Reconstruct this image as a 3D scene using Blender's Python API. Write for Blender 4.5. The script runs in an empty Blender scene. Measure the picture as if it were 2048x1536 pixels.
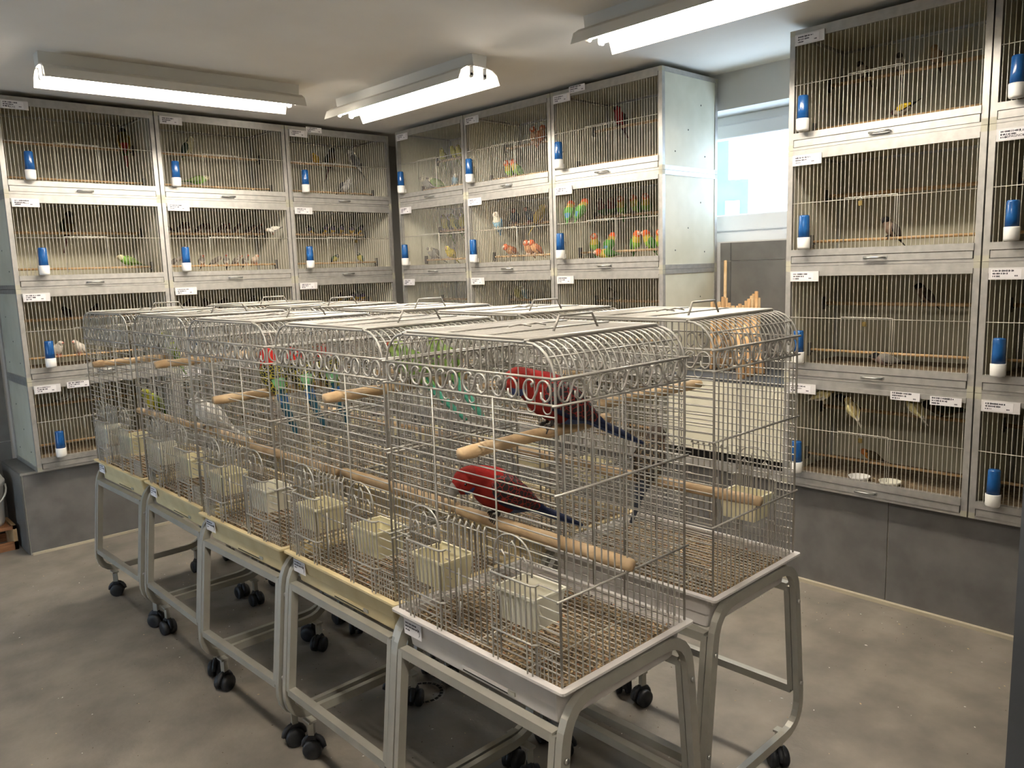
import bpy, math, random
from mathutils import Vector, Matrix
random.seed(7)
PI = math.pi
SC = bpy.context.scene
COL = SC.collection

# ------------------------------------------------------------------ camera
EYE = 1.56
F_PX, PITCH, ROLL, YAW = 1579.48, 0.1459, -0.0315, 0.7512
fw = Vector((math.sin(YAW) * math.cos(PITCH), math.cos(YAW) * math.cos(PITCH), -math.sin(PITCH)))
_r = Vector((math.cos(YAW), -math.sin(YAW), 0)); _u = _r.cross(fw)
RT = _r * math.cos(ROLL) + _u * math.sin(ROLL)
UP = _u * math.cos(ROLL) - _r * math.sin(ROLL)
cam_d = bpy.data.cameras.new('camera'); cam = bpy.data.objects.new('camera', cam_d); COL.objects.link(cam)
cam.matrix_world = Matrix(((RT.x, UP.x, -fw.x, 0), (RT.y, UP.y, -fw.y, 0), (RT.z, UP.z, -fw.z, EYE), (0, 0, 0, 1)))
cam_d.sensor_width = 36; cam_d.lens = F_PX / 2048 * 36; cam_d.clip_start = 0.02
SC.camera = cam

def at(u, v, axis, val):
    """photo pixel -> world point on the plane axis = val"""
    d = fw * F_PX + RT * (u - 1024) - UP * (v - 768)
    i = 'xyz'.index(axis); off = EYE if axis == 'z' else 0
    t = (val - off) / d[i]
    return Vector((d.x * t, d.y * t, d.z * t + EYE))

# ------------------------------------------------------------------ daylight, exposure
W = bpy.data.worlds.new('daylight'); SC.world = W; W.use_nodes = True
bg = W.node_tree.nodes['Background']
bg.inputs[0].default_value = (0.56, 0.76, 1.0, 1); bg.inputs[1].default_value = 5.0
SC.view_settings.view_transform = 'Standard'; SC.view_settings.look = 'None'
SC.view_settings.exposure = 1.1; SC.view_settings.gamma = 1.0
SC.view_settings.use_curve_mapping = False
SC.cycles.use_denoising = True
SC.cycles.max_bounces = 6; SC.cycles.adaptive_threshold = 0.03
TUBE_STRENGTH = 55.0

# ------------------------------------------------------------------ materials
def lin(h):
    if isinstance(h, tuple): return h
    h = h.lstrip('#'); o = []
    for i in (0, 2, 4):
        c = int(h[i:i + 2], 16) / 255
        o.append(c / 12.92 if c <= 0.04045 else ((c + 0.055) / 1.055) ** 2.4)
    return tuple(o)
_M = {}
def mat(name, col, rough=0.5, metal=0.0, col2=None, scale=8.0, detail=4.0, bump=0.0, bscale=None, stretch=None, ramp=(0.35, 0.65), spec=0.5):
    if name in _M: return _M[name]
    m = bpy.data.materials.new(name); m.use_nodes = True
    nt = m.node_tree; b = nt.nodes['Principled BSDF']
    b.inputs['Roughness'].default_value = rough; b.inputs['Metallic'].default_value = metal
    b.inputs['Specular IOR Level'].default_value = spec
    c1 = lin(col); b.inputs['Base Color'].default_value = (*c1, 1)
    if col2 is not None or bump:
        tc = nt.nodes.new('ShaderNodeTexCoord'); mp = nt.nodes.new('ShaderNodeMapping')
        nt.links.new(tc.outputs['Object'], mp.inputs[0])
        if stretch: mp.inputs['Scale'].default_value = stretch
    if col2 is not None:
        n = nt.nodes.new('ShaderNodeTexNoise'); n.inputs['Scale'].default_value = scale; n.inputs['Detail'].default_value = detail
        nt.links.new(mp.outputs[0], n.inputs['Vector'])
        r = nt.nodes.new('ShaderNodeValToRGB')
        r.color_ramp.elements[0].position = ramp[0]; r.color_ramp.elements[1].position = ramp[1]
        r.color_ramp.elements[0].color = (*c1, 1); r.color_ramp.elements[1].color = (*lin(col2), 1)
        nt.links.new(n.outputs[0], r.inputs[0]); nt.links.new(r.outputs[0], b.inputs['Base Color'])
    if bump:
        n2 = nt.nodes.new('ShaderNodeTexNoise'); n2.inputs['Scale'].default_value = bscale or scale; n2.inputs['Detail'].default_value = 5
        nt.links.new(mp.outputs[0], n2.inputs['Vector'])
        bp = nt.nodes.new('ShaderNodeBump'); bp.inputs['Strength'].default_value = bump; bp.inputs['Distance'].default_value = 0.01
        nt.links.new(n2.outputs[0], bp.inputs['Height']); nt.links.new(bp.outputs[0], b.inputs['Normal'])
    _M[name] = m
    return m
def emit(name, col, strength):
    m = bpy.data.materials.new(name); m.use_nodes = True; b = m.node_tree.nodes['Principled BSDF']
    b.inputs['Base Color'].default_value = (*lin(col), 1)
    b.inputs['Emission Color'].default_value = (*lin(col), 1); b.inputs['Emission Strength'].default_value = strength
    return m
ALU = mat('aluminium', '#b3b0aa', 0.42, 0.5, '#a5a29c', 30, stretch=(1, 1, 1), bump=0.02)
CAP = mat('corner_plastic', '#a9a593', 0.6)
CREAM = mat('cream_panel', '#cdc9b6', 0.55, 0, '#c2bea9', 6)
INNER = mat('shaded_inner_panel', '#b3ad97', 0.6, 0, '#a39d86', 7)  # cream panel darkened, shade inside the cages put into its colour
BED = mat('bedding', '#5d4c38', 0.95, 0, '#8a7658', 90, bump=0.6, bscale=120)
WIRE = mat('wire', '#a6a29a', 0.4, 0.35)
WIREZ = mat('zinc_wire', '#cbc6ba', 0.38, 0.25)
BLUE = mat('blue_plastic', '#174a84', 0.18, 0, '#1f5590', 20)
WHITE = mat('white_plastic', '#e9e6e0', 0.45)
CARD = mat('paper_card', '#e8e4e4', 0.7)
HOLD = mat('card_holder', '#d6d2d0', 0.35)
INK = mat('ink', '#35323a', 0.8)
WOOD = mat('perch_wood', '#cbb08c', 0.65, 0, '#b0926a', 14, stretch=(1, 1, 1), bump=0.15, bscale=60)
WOODL = mat('pale_wood', '#cdab82', 0.65, 0, '#b8925f', 22, bump=0.1)
DARKBR = mat('dark_bracket', '#4a4741', 0.6)
STEEL = mat('steel', '#b9b9b6', 0.3, 0.9)
TILE = mat('dark_tile', '#615f5c', 0.42, 0, '#6f6d6a', 9, 8, bump=0.03, bscale=60)
GROUT = mat('grout', '#b3a994', 0.85)
CONC = mat('concrete', '#666159', 0.58, 0, '#8a8278', 5.0, 15, bump=0.12, bscale=45, ramp=(0.28, 0.72))
PAINT = mat('white_paint', '#cfccc8', 0.8, 0, '#c8c5c0', 3)
CEILM = mat('ceiling_paint', '#e6e0d6', 0.85, 0, '#dfd8cd', 2)
CHAR = mat('charcoal', '#43464a', 0.6, 0, '#3b3e42', 5)
FIX = mat('fixture_white', '#d8d4ca', 0.45)
PVC = mat('window_pvc', '#e6e6e6', 0.35)
BLACK = mat('black_plastic', '#24262a', 0.5)
STAND = mat('stand_grey', '#a9a69c', 0.45, 0.35, '#a19e94', 12)
TRAYC = mat('cream_tray', '#dccba0', 0.5, 0, '#d0bc8c', 9)
TRAYW = mat('white_tray', '#d8d3cf', 0.5, 0, '#cdc7c3', 9)
CUPC = mat('cream_cup', '#e6deba', 0.4)
CUPW = mat('white_cup', '#e6e2d0', 0.4)
SEED = mat('seed_bed', '#a88f6c', 0.95, 0, '#5f5340', 160, 6, bump=0.8, bscale=200, ramp=(0.4, 0.6))
SEEDA = mat('seed_pale', '#cdb48c', 0.9); SEEDB = mat('seed_dark', '#57493a', 0.9); SEEDC = mat('seed_rust', '#b98462', 0.9)
BRASS = mat('brass', '#8d7a4a', 0.4, 0.8)
DARKM = mat('dark_gap', '#191714', 0.9)
CRATE = mat('crate_wood', '#a8744c', 0.7, 0, '#8a5c3a', 12, stretch=(1, 8, 8))
TUBE = emit('lit_tube', (1.0, 0.93, 0.83), TUBE_STRENGTH)
GREEN_T = mat('green_tape', '#6f9a86', 0.7)

# ------------------------------------------------------------------ mesh builder
class MB:
    def __init__(s): s.v = []; s.f = []; s.m = []; s.mats = []; s.sm = []
    def mi(s, m):
        if m not in s.mats: s.mats.append(m)
        return s.mats.index(m)
    def add(s, vs, fs, m, smooth=False):
        o = len(s.v); k = s.mi(m); s.v += [tuple(p) for p in vs]
        for f in fs: s.f.append(tuple(i + o for i in f)); s.m.append(k); s.sm.append(smooth)
    def box(s, x0, x1, y0, y1, z0, z1, m):
        vs = [(x, y, z) for x in (x0, x1) for y in (y0, y1) for z in (z0, z1)]
        s.add(vs, [(0, 1, 3, 2), (4, 6, 7, 5), (0, 4, 5, 1), (2, 3, 7, 6), (0, 2, 6, 4), (1, 5, 7, 3)], m)
    def cbox(s, c, d, m): s.box(c[0] - d[0] / 2, c[0] + d[0] / 2, c[1] - d[1] / 2, c[1] + d[1] / 2, c[2] - d[2] / 2, c[2] + d[2] / 2, m)
    def tube(s, pts, r, m, n=5, closed=False, caps=True, ref=None, square=False, flat=1.0):
        pts = [Vector(p) for p in pts]; N = len(pts); rings = []
        prev = None; vs = []
        if square: n = 4
        for i, p in enumerate(pts):
            if closed: t = (pts[(i + 1) % N] - pts[i - 1])
            else: t = pts[min(i + 1, N - 1)] - pts[max(i - 1, 0)]
            t = t.normalized() if t.length > 1e-9 else Vector((0, 0, 1))
            if ref is not None: a = Vector(ref)
            elif prev is None: a = Vector((0, 0, 1)) if abs(t.z) < 0.8 else Vector((1, 0, 0))
            else: a = prev
            b = t.cross(a)
            if b.length < 1e-6: b = t.cross(Vector((1, 0, 0.3)))
            b.normalize(); a = b.cross(t).normalized(); prev = a
            rr = r[i] if isinstance(r, (list, tuple)) else r
            # mitre widening on corners
            k = 1.0
            if 0 < i < N - 1 or closed:
                d0 = (pts[i] - pts[i - 1]).normalized(); d1 = (pts[(i + 1) % N] - pts[i]).normalized()
                k = min(1.6, 1 / max(0.35, math.sqrt(max(0.0, (1 + d0.dot(d1)) / 2))))
            for j in range(n):
                an = 2 * PI * j / n + (PI / 4 if square else 0); q = math.sqrt(2) if square else 1
                vs.append(p + (a * math.cos(an) * flat + b * math.sin(an)) * rr * q * (k if not square else 1))
        fs = []
        for i in range(N if closed else N - 1):
            i2 = (i + 1) % N
            for j in range(n):
                j2 = (j + 1) % n; fs.append((i * n + j, i * n + j2, i2 * n + j2, i2 * n + j))
        if caps and not closed: fs += [tuple(range(n - 1, -1, -1)), tuple((N - 1) * n + j for j in range(n))]
        s.add(vs, fs, m, not square)
    def loft(s, rings, m, smooth=True, caps=True):
        n = len(rings[0]); vs = [p for r in rings for p in r]; fs = []
        for i in range(len(rings) - 1):
            for j in range(n):
                j2 = (j + 1) % n; fs.append((i * n + j, i * n + j2, (i + 1) * n + j2, (i + 1) * n + j))
        if caps: fs += [tuple(range(n - 1, -1, -1)), tuple((len(rings) - 1) * n + j for j in range(n))]
        s.add(vs, fs, m, smooth)
    def lathe(s, prof, m, c=(0, 0, 0), n=20, axis='z', caps=True):
        rings = []
        for r, h in prof:
            ring = []
            for j in range(n):
                a = 2 * PI * j / n; p = (r * math.cos(a), r * math.sin(a), h)
                if axis == 'y': p = (p[0], p[2], p[1])
                elif axis == 'x': p = (p[2], p[0], p[1])
                ring.append((p[0] + c[0], p[1] + c[1], p[2] + c[2]))
            rings.append(ring)
        s.loft(rings, m, True, caps)
    def mesh(s, name):
        me = bpy.data.meshes.new(name); me.from_pydata(s.v, [], s.f)
        for m in s.mats: me.materials.append(m)
        me.polygons.foreach_set('material_index', s.m); me.polygons.foreach_set('use_smooth', s.sm)
        me.update(); return me
    def build(s, name, parent=None): return put(name, s.mesh(name), parent)
def put(name, me, parent=None, loc=None, rz=0.0):
    o = bpy.data.objects.new(name, me); COL.objects.link(o)
    if parent is not None: o.parent = parent
    if loc is not None: o.location = loc
    if rz: o.rotation_euler = (0, 0, rz)
    return o
def empty(name, loc, rz=0.0):
    o = bpy.data.objects.new(name, None); COL.objects.link(o); o.location = loc; o.rotation_euler = (0, 0, rz); o.empty_display_size = 0.05
    return o
def tag(o, label=None, cat=None, group=None, kind=None):
    if label: o['label'] = label
    if cat: o['category'] = cat
    if group: o['group'] = group
    if kind: o['kind'] = kind
    return o
def bx(name, parent, m, *b):
    k = MB(); k.box(*b, m); return k.build(name, parent)
def struct(o): o['kind'] = 'structure'; return o
def chamfer(o, w=0.003, seg=2):
    md = o.modifiers.new('soft_edge', 'BEVEL'); md.width = w; md.segments = seg; md.limit_method = 'ANGLE'; return o

# ------------------------------------------------------------------ room
CEIL = 2.595
XW, YB, XL, YF = 4.04, 5.63, -1.3, -1.7       # window wall, back wall, side wall, wall behind
struct(bx('floor', None, CONC, XL, XW, YF, YB, -0.1, 0))
struct(bx('ceiling', None, CEILM, XL - .2, XW + .25, YF - .2, YB + .2, CEIL, CEIL + 0.1))
WALLT = mat('tiled_wall', '#6a6a66', 0.45, 0, '#75756f', 8)
wb = struct(bx('wall_back', None, PAINT, XL - .2, XW + .25, YB, YB + 0.2, 0, CEIL))
struct(bx('wall_front', None, WALLT, XL - .2, XW + .25, YF - 0.2, YF, 0, CEIL))
WY0, WY1, WZ0, WZ1 = 1.66, 2.98, 1.67, 2.397
k = MB()
k.box(XW, XW + .25, YF, WY0, 0, CEIL, PAINT); k.box(XW, XW + .25, WY1, YB, 0, CEIL, PAINT)
k.box(XW, XW + .25, WY0, WY1, 0, WZ0, PAINT); k.box(XW, XW + .25, WY0, WY1, WZ1, CEIL, PAINT)
ww = struct(k.build('wall_window'))
DY0, DY1, DZ = 3.7, 4.7, 2.1
k = MB()
k.box(XL - .2, XL, YF, DY0, 0, CEIL, WALLT); k.box(XL - .2, XL, DY1, YB, 0, CEIL, WALLT); k.box(XL - .2, XL, DY0, DY1, DZ, CEIL, WALLT)
struct(k.build('wall_side'))
GLASS = bpy.data.materials.new('window_glass'); GLASS.use_nodes = True
_nt = GLASS.node_tree; _nt.nodes.clear()
_o = _nt.nodes.new('ShaderNodeOutputMaterial'); _mx = _nt.nodes.new('ShaderNodeMixShader'); _tr = _nt.nodes.new('ShaderNodeBsdfTransparent'); _gl = _nt.nodes.new('ShaderNodeBsdfGlossy')
_gl.inputs['Roughness'].default_value = 0.02; _mx.inputs[0].default_value = 0.06
_nt.links.new(_tr.outputs[0], _mx.inputs[1]); _nt.links.new(_gl.outputs[0], _mx.inputs[2]); _nt.links.new(_mx.outputs[0], _o.inputs[0])
# glazed door in the side wall
d = struct(empty('door_1', (XL - .1, DY0, 0)))
k = MB(); w = DY1 - DY0
for a in ((0, .2, 0, DZ), (w - .2, w, 0, DZ), (.2, w - .2, 0, .15), (.2, w - .2, DZ - .7, DZ)): k.box(-.03, .03, a[0], a[1], a[2], a[3], PVC)
k.build('door_frame', d); bx('pane', d, GLASS, -.006, .006, .2, w - .2, .15, DZ - .7)
k = MB(); k.tube([(.03, .07, 1.0), (.07, .07, 1.0), (.07, .17, 1.0)], .009, STEEL, 8); k.build('door_handle', d)
# window
wn = struct(empty('window_1', (XW + .19, WY0, WZ0)))
k = MB(); w = WY1 - WY0; h = WZ1 - WZ0
def ring_yz(k, y0, y1, z0, z1, t, tb, x0, x1, m):
    k.box(x0, x1, y0, y0 + t, z0, z1, m); k.box(x0, x1, y1 - t, y1, z0, z1, m)
    k.box(x0, x1, y0 + t, y1 - t, z0, z0 + tb, m); k.box(x0, x1, y0 + t, y1 - t, z1 - t, z1, m)
ring_yz(k, 0, w, 0, h, .055, .07, 0, .06, PVC); chamfer(k.build('window_frame', wn), .006)
k = MB(); ring_yz(k, .05, w - .05, .065, h - .05, .08, .095, -.02, .045, PVC); chamfer(k.build('window_sash', wn), .008)
bx('pane', wn, GLASS, .01, .018, .13, w - .13, .16, h - .13)
k = MB(); k.box(-.045, -.02, .38, .56, .03, .06, PVC); k.build('window_handle', wn)
k = MB(); k.lathe([(.012, 0), (.012, .03)], PVC, (-.03, w - .2, h - .09), 10, 'x'); k.build('hinge', wn)
# neighbouring building seen through the window
TEAL = mat('teal_render', '#5f7779', 0.8, 0, '#587073', 3)
nb = empty('neighbour_building', (10.5, 6.13, -1.0), .55)
tag(nb, 'pale teal rendered building standing outside the small window', 'building')
k = MB(); k.box(0, 5, 0, 6.2, 0, 3.72, TEAL); k.box(0, 5, .28, 6.2, 3.72, 4.6, TEAL); k.build('facade', nb)
for yy in (.12, .45, 1.1, 1.8, 2.8, 3.7):
    bx('window', nb, WHITE, -.04, .02, yy, yy + .2, 3.22, 3.42)
# tiled plinths under the cage banks
PZ = 0.487
pb = struct(bx('wall_plinth_back', None, GROUT, .944, XW, 5.134, YB, 0, PZ - .008))
pw = struct(bx('wall_plinth_window', None, GROUT, 3.538, XW, YF, 5.13, 0, PZ - .008))
def tiles(parent, axis, val, a0, a1, z0, z1, tw, th, sgn, start=None, gap=.004):
    """tiles on plane axis=val, facing sgn, each its own object"""
    edges = [a0]; e = start if start is not None else a0 + tw
    while e < a1 - .02: edges.append(e); e += tw
    edges.append(a1)
    zs = [z0]; z = z0 + th
    while z < z1 - .02: zs.append(z); z += th
    zs.append(z1)
    for i in range(len(edges) - 1):
        for j in range(len(zs) - 1):
            p, q = edges[i] + gap / 2, edges[i + 1] - gap / 2; r, t = zs[j] + gap / 2, zs[j + 1] - gap / 2
            d = .007 + random.uniform(-.0006, .0006)
            lo, hi = (val - d, val + .002) if sgn < 0 else (val - .002, val + d)
            k = MB()
            if axis == 'x': k.box(lo, hi, p, q, r, t, TILE)
            elif axis == 'y': k.box(p, q, lo, hi, r, t, TILE)
            k.build('tile', parent)
tiles(pb, 'y', 5.134, .944, 3.53, .012, PZ - .008, .6, .6, -1, .944 + 1.2)
tiles(pb, 'x', .944, 5.14, YB, 0, PZ - .008, .6, .6, -1)
tiles(pw, 'x', 3.538, YF, 5.12, .012, PZ - .008, .6, .6, -1, 1.348 - 1.8 - 1.2)
k = MB(); k.box(.938, XW, 5.127, YB, PZ - .008, PZ - .001, TILE); k.build('ledge_tile', pb)
k = MB(); k.box(3.531, XW, YF, 5.12, PZ - .008, PZ - .001, TILE); k.build('ledge_tile', pw)
struct(bx('trim_1', None, ALU, .934, 3.53, 5.122, 5.128, PZ - .012, PZ))
struct(bx('trim_2', None, GROUT, .95, 3.53, 5.118, 5.128, 0, .014))
struct(bx('trim_3', None, GROUT, 3.512, 3.532, YF, 5.11, 0, .016))
tiles(wb, 'y', YB, XL, 1.0, 0, 1.67, .6, .6, -1)
tiles(ww, 'x', XW, 1.86, 2.53, .96, 1.665, .6, .6, -1)
# dark pillar by the passage
struct(bx('wall_pillar', None, CHAR, 1.90, 2.3, -.6, .451, 0, CEIL))
# floor drain
dr = empty('floor_drain', (1.612, 2.265, 0)); tag(dr, 'round slotted floor drain under the cage trolleys', 'drain')
k = MB(); k.lathe([(.082, -.01), (.082, .0002), (.0, .00025)], CONC, n=32); k.build('drain_plate', dr)
for i in range(22):
    a = 2 * PI * i / 22; k = MB()
    k.cbox((0, 0, 0), (.012, .0155, .0008), DARKM); o = k.build('slot', dr); o.location = (.068 * math.cos(a), .068 * math.sin(a), 0); o.rotation_euler = (0, 0, a)
# husks and droppings on the floor
k = MB(); rg = random.Random(3)
for i in range(1100):
    if i < 700: x, y = rg.uniform(.2, 3.4), rg.uniform(.3, 5.0)
    else:
        x = 1.3 + rg.gauss(.3, .35); y = rg.uniform(.8, 4.4)
    if i % 9 == 0: x, y = 3.35 + rg.gauss(0, .12), rg.uniform(.4, 2.2)
    if x > 3.5 or y > 5.1: continue
    s = rg.uniform(.0015, .0045) * (1.7 if i % 14 == 0 else 1); a = rg.uniform(0, PI); m = (SEEDA, SEEDB, WHITE, SEEDB)[i % 4]
    c, sn = math.cos(a) * s, math.sin(a) * s
    k.add([(x + c, y + sn, .0006), (x - sn * .5, y + c * .5, .0006), (x - c, y - sn, .0006), (x + sn * .5, y - c * .5, .0006), (x, y, .0025)],
          [(0, 1, 4), (1, 2, 4), (2, 3, 4), (3, 0, 4)], m)
tag(k.build('floor_litter'), 'scattered seed husks and droppings on the concrete floor', 'litter', kind='stuff')

# ------------------------------------------------------------------ ceiling lamps
def lamp(cx, cy, rz, label):
    L = 1.26
    r = empty('ceiling_lamp', (cx, cy, CEIL), rz); tag(r, label, 'lamp', 'twin tube ceiling lamps')
    k = MB(); hw, hb = .048, .040
    ring = lambda x: [(x, -hw, 0), (x, -hb, -.058), (x, hb, -.058), (x, hw, 0)]
    k.loft([ring(-L / 2), ring(L / 2)], FIX, False); k.build('housing', r)
    for s in (-1, 1):
        k = MB()
        prof = [(.040, -.052), (.085, -.062), (.118, -.082), (.136, -.128), (.133, -.128), (.115, -.084), (.083, -.0645), (.040, -.055)]
        rr = [[(x, s * y, z) for y, z in prof] for x in (-L / 2 + .004, L / 2 - .004)]
        k.loft(rr, FIX, False); k.build('reflector', r)
        for e in (-1, 1):
            k = MB(); k.box(e * (L / 2 - .02) - .008, e * (L / 2 - .02) + .008, s * .042 - .012, s * .042 + .012, -.1, -.057, WHITE)
            k.lathe([(.012, -.008), (.012, .008)], WHITE, (e * (L / 2 - .02), s * .042, -.098), 10, 'x'); k.build('lamp_holder', r)
        k = MB(); k.lathe([(.0125, -L / 2 + .03), (.0125, L / 2 - .03)], TUBE, (0, s * .042, -.088), 10, 'x'); k.build('tube', r)
    return r
lamp(1.66, 4.175, math.radians(-3.0), 'twin tube lamp along the back wall over the bucket end cages')
lamp(2.685, 3.665, PI / 2, 'twin tube lamp beside the dark corner, parallel to the window wall')
lamp(2.69, 1.69, PI / 2, 'twin tube lamp on the ceiling beside the window')
lamp(.40, 1.50, PI / 2, 'twin tube lamp over the open floor beside the outer cage row')
lamp(.40, -.55, PI / 2, 'twin tube lamp at the passage end of the ceiling')

# ------------------------------------------------------------------ cage banks
PITCH_H = 0.52
ROWZ = [PZ + PITCH_H * i for i in (3, 2, 1, 0)]
ROWN = ['top-row', 'second-row', 'third-row', 'bottom-row']
BANK = {'A': dict(o=(0, 5.0866), xs=[1.0142, 1.8487, 2.7091, 3.5572], rz=0.0, D=.52),
        'B': dict(o=(3.4987, 0), xs=[4.9167, 4.1402, 3.3409, 2.5398], rz=-PI / 2, D=.52),
        'C': dict(o=(3.4888, 0), xs=[1.8394, 1.0189, .20], rz=-PI / 2, D=.52)}
COLN = {('A', 0): 'in the end column above the bucket', ('A', 1): 'in the middle column on the back wall', ('A', 2): 'on the back wall at the dark corner',
        ('B', 0): 'on the window wall at the dark corner', ('B', 1): 'in the middle column on the window wall', ('B', 2): 'whose end panel adjoins the window',
        ('C', 0): 'in the column across the window', ('C', 1): 'in the column beside the charcoal pillar'}
PER_U, PER_L = (.365, .33), (.22, .112)          # perch depth, height in a cage
def wpos(bank, col, u, w, z):
    b = BANK[bank]
    if bank == 'A': return Vector((b['xs'][col] + u, b['o'][1] + w, z))
    return Vector((b['o'][0] + w, b['xs'][col] - u, z))
def unit_origin(bank, col, row): return wpos(bank, col, 0, 0, ROWZ[row])
def to_u(bank, col, p): return (p.x - BANK[bank]['xs'][col]) if bank == 'A' else (BANK[bank]['xs'][col] - p.y)

def scribble(k, x0, z0, wd, ht, rg, y=-.0006, n=3):
    for li in range(n):
        z = z0 + ht * (.82 - li * .30); x = x0 + wd * .06; end = x0 + wd * (.72, .55, .3)[li % 3]
        while x < end:
            l = rg.uniform(.0015, .005); hh = ht * rg.uniform(.06, .11)
            k.add([(x, y, z - hh), (x + l, y, z - hh), (x + l, y, z + hh), (x, y, z + hh)], [(0, 1, 2, 3)], INK); x += l + rg.choice((.0006, .0006, .003))
    x = x0 + wd * .78
    for q in range(3):
        l = rg.uniform(.002, .004); z = z0 + ht * .25
        k.add([(x, y, z - .002), (x + l, y, z - .002), (x + l, y, z + .003), (x, y, z + .003)], [(0, 1, 2, 3)], INK); x += l + .001
def lettering(txt, size, parent, loc, rot, m=INK, name='lettering'):
    cu = bpy.data.curves.new('t', 'FONT'); cu.body = txt; cu.size = size; cu.extrude = 0.0001
    ob = bpy.data.objects.new('t', cu); COL.objects.link(ob)
    dg = bpy.context.evaluated_depsgraph_get(); me = bpy.data.meshes.new_from_object(ob.evaluated_get(dg)); bpy.data.objects.remove(ob)
    me.materials.clear(); me.materials.append(m)
    o = put(name, me, parent, loc); o.rotation_euler = rot; return o

def unit_meshes(Wd, D):
    P = PITCH_H - .0012; g = .003; t = .024; R = {}
    x0, x1 = g, Wd - g
    k = MB()                                           # aluminium profile frame
    for xa, xb in ((x0, x0 + t), (x1 - t, x1)):
        k.box(xa, xb, 0, t, t, P - t, ALU); k.box(xa, xb, D - t, D, t, P - t, ALU)
        k.box(xa, xb, t, D - t, 0, t, ALU); k.box(xa, xb, t, D - t, P - t, P, ALU)
    k.box(x0 + t, x1 - t, 0, t, P - t, P, ALU); k.box(x0 + t, x1 - t, D - t, D, P - t, P, ALU)
    k.box(x0 + t, x1 - t, D - t, D, 0, t, ALU); k.box(x0 + t, x1 - t, 0, t, 0, .012, ALU)
    R['frame'] = k.mesh('frame')
    k = MB(); k.box(0, t, 0, t, 0, t, CAP); R['corner_cap'] = k.mesh('corner_cap')
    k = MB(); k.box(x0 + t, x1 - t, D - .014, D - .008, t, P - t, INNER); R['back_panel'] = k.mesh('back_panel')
    k = MB(); k.box(0, .006, t, D - t, t, P - t, CREAM); R['side_panel'] = k.mesh('side_panel')
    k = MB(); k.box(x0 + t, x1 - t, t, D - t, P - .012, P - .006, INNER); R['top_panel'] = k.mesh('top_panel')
    k = MB(); k.box(x0 + t, x1 - t, .03, D - .02, .018, .05, BED); R['bedding'] = k.mesh('bedding')
    k = MB(); k.box(x0 + t, x1 - t, -.004, .012, .474, .4955, ALU); R['front_rail'] = k.mesh('front_rail')
    k = MB(); k.box(x0 + t, x1 - t, -.006, .022, .045, .074, ALU); R['sill'] = k.mesh('sill')
    k = MB(); k.box(x0 + t + .004, x1 - t - .004, -.003, .018, .0135, .0425, ALU); R['drawer'] = k.mesh('drawer')
    k = MB(); k.tube([(-.042, 0, 0), (-.042, -.018, 0), (.042, -.018, 0), (.042, 0, 0)], .0032, STEEL, 6)
    k.box(-.05, -.034, -.002, 0, -.006, .006, STEEL); k.box(.034, .05, -.002, 0, -.006, .006, STEEL); R['handle'] = k.mesh('handle')
    k = MB(); n = 43
    for i in range(n):
        x = x0 + t + .008 + (x1 - x0 - 2 * t - .016) * i / (n - 1)
        k.tube([(x, .006, .07), (x, .006, .478)], .00165, WIREZ, 4, caps=False)
    k.tube([(x0 + t, .0045, .283), (x1 - t, .0045, .283)], .0017, WIREZ, 4)
    a, b = Wd * .33, Wd * .60                          # sliding door with double wires
    k.tube([(a, .002, .09), (a, .002, .289), (b, .002, .289), (b, .002, .09)], .0017, WIREZ, 4)
    for i in range(9):
        x = a + (b - a) * (i + 1) / 10; k.tube([(x, .002, .284), (x, .0, .291), (x, .004, .291)], .0015, WIREZ, 4)
    R['wire_front'] = k.mesh('wire_front')
    for nm, (dep, z), rad in (('upper', PER_U, .0085), ('lower', PER_L, .0065)):
        k = MB(); k.tube([(x0 + t, dep, z), (Wd / 2, dep, z - .001), (x1 - t, dep, z)], rad, WOODL, 8); R['perch_' + nm] = k.mesh('perch')
    k = MB(); k.box(0, .007, -.013, .013, -.03, .032, DARKBR); k.box(.007, .02, -.009, .009, -.014, -.007, DARKBR); R['bracket'] = k.mesh('bracket')
    k = MB(); k.box(0, .135, -.0045, 0, -.046, 0, HOLD); R['card_holder'] = k.mesh('card_holder')
    return R
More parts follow.
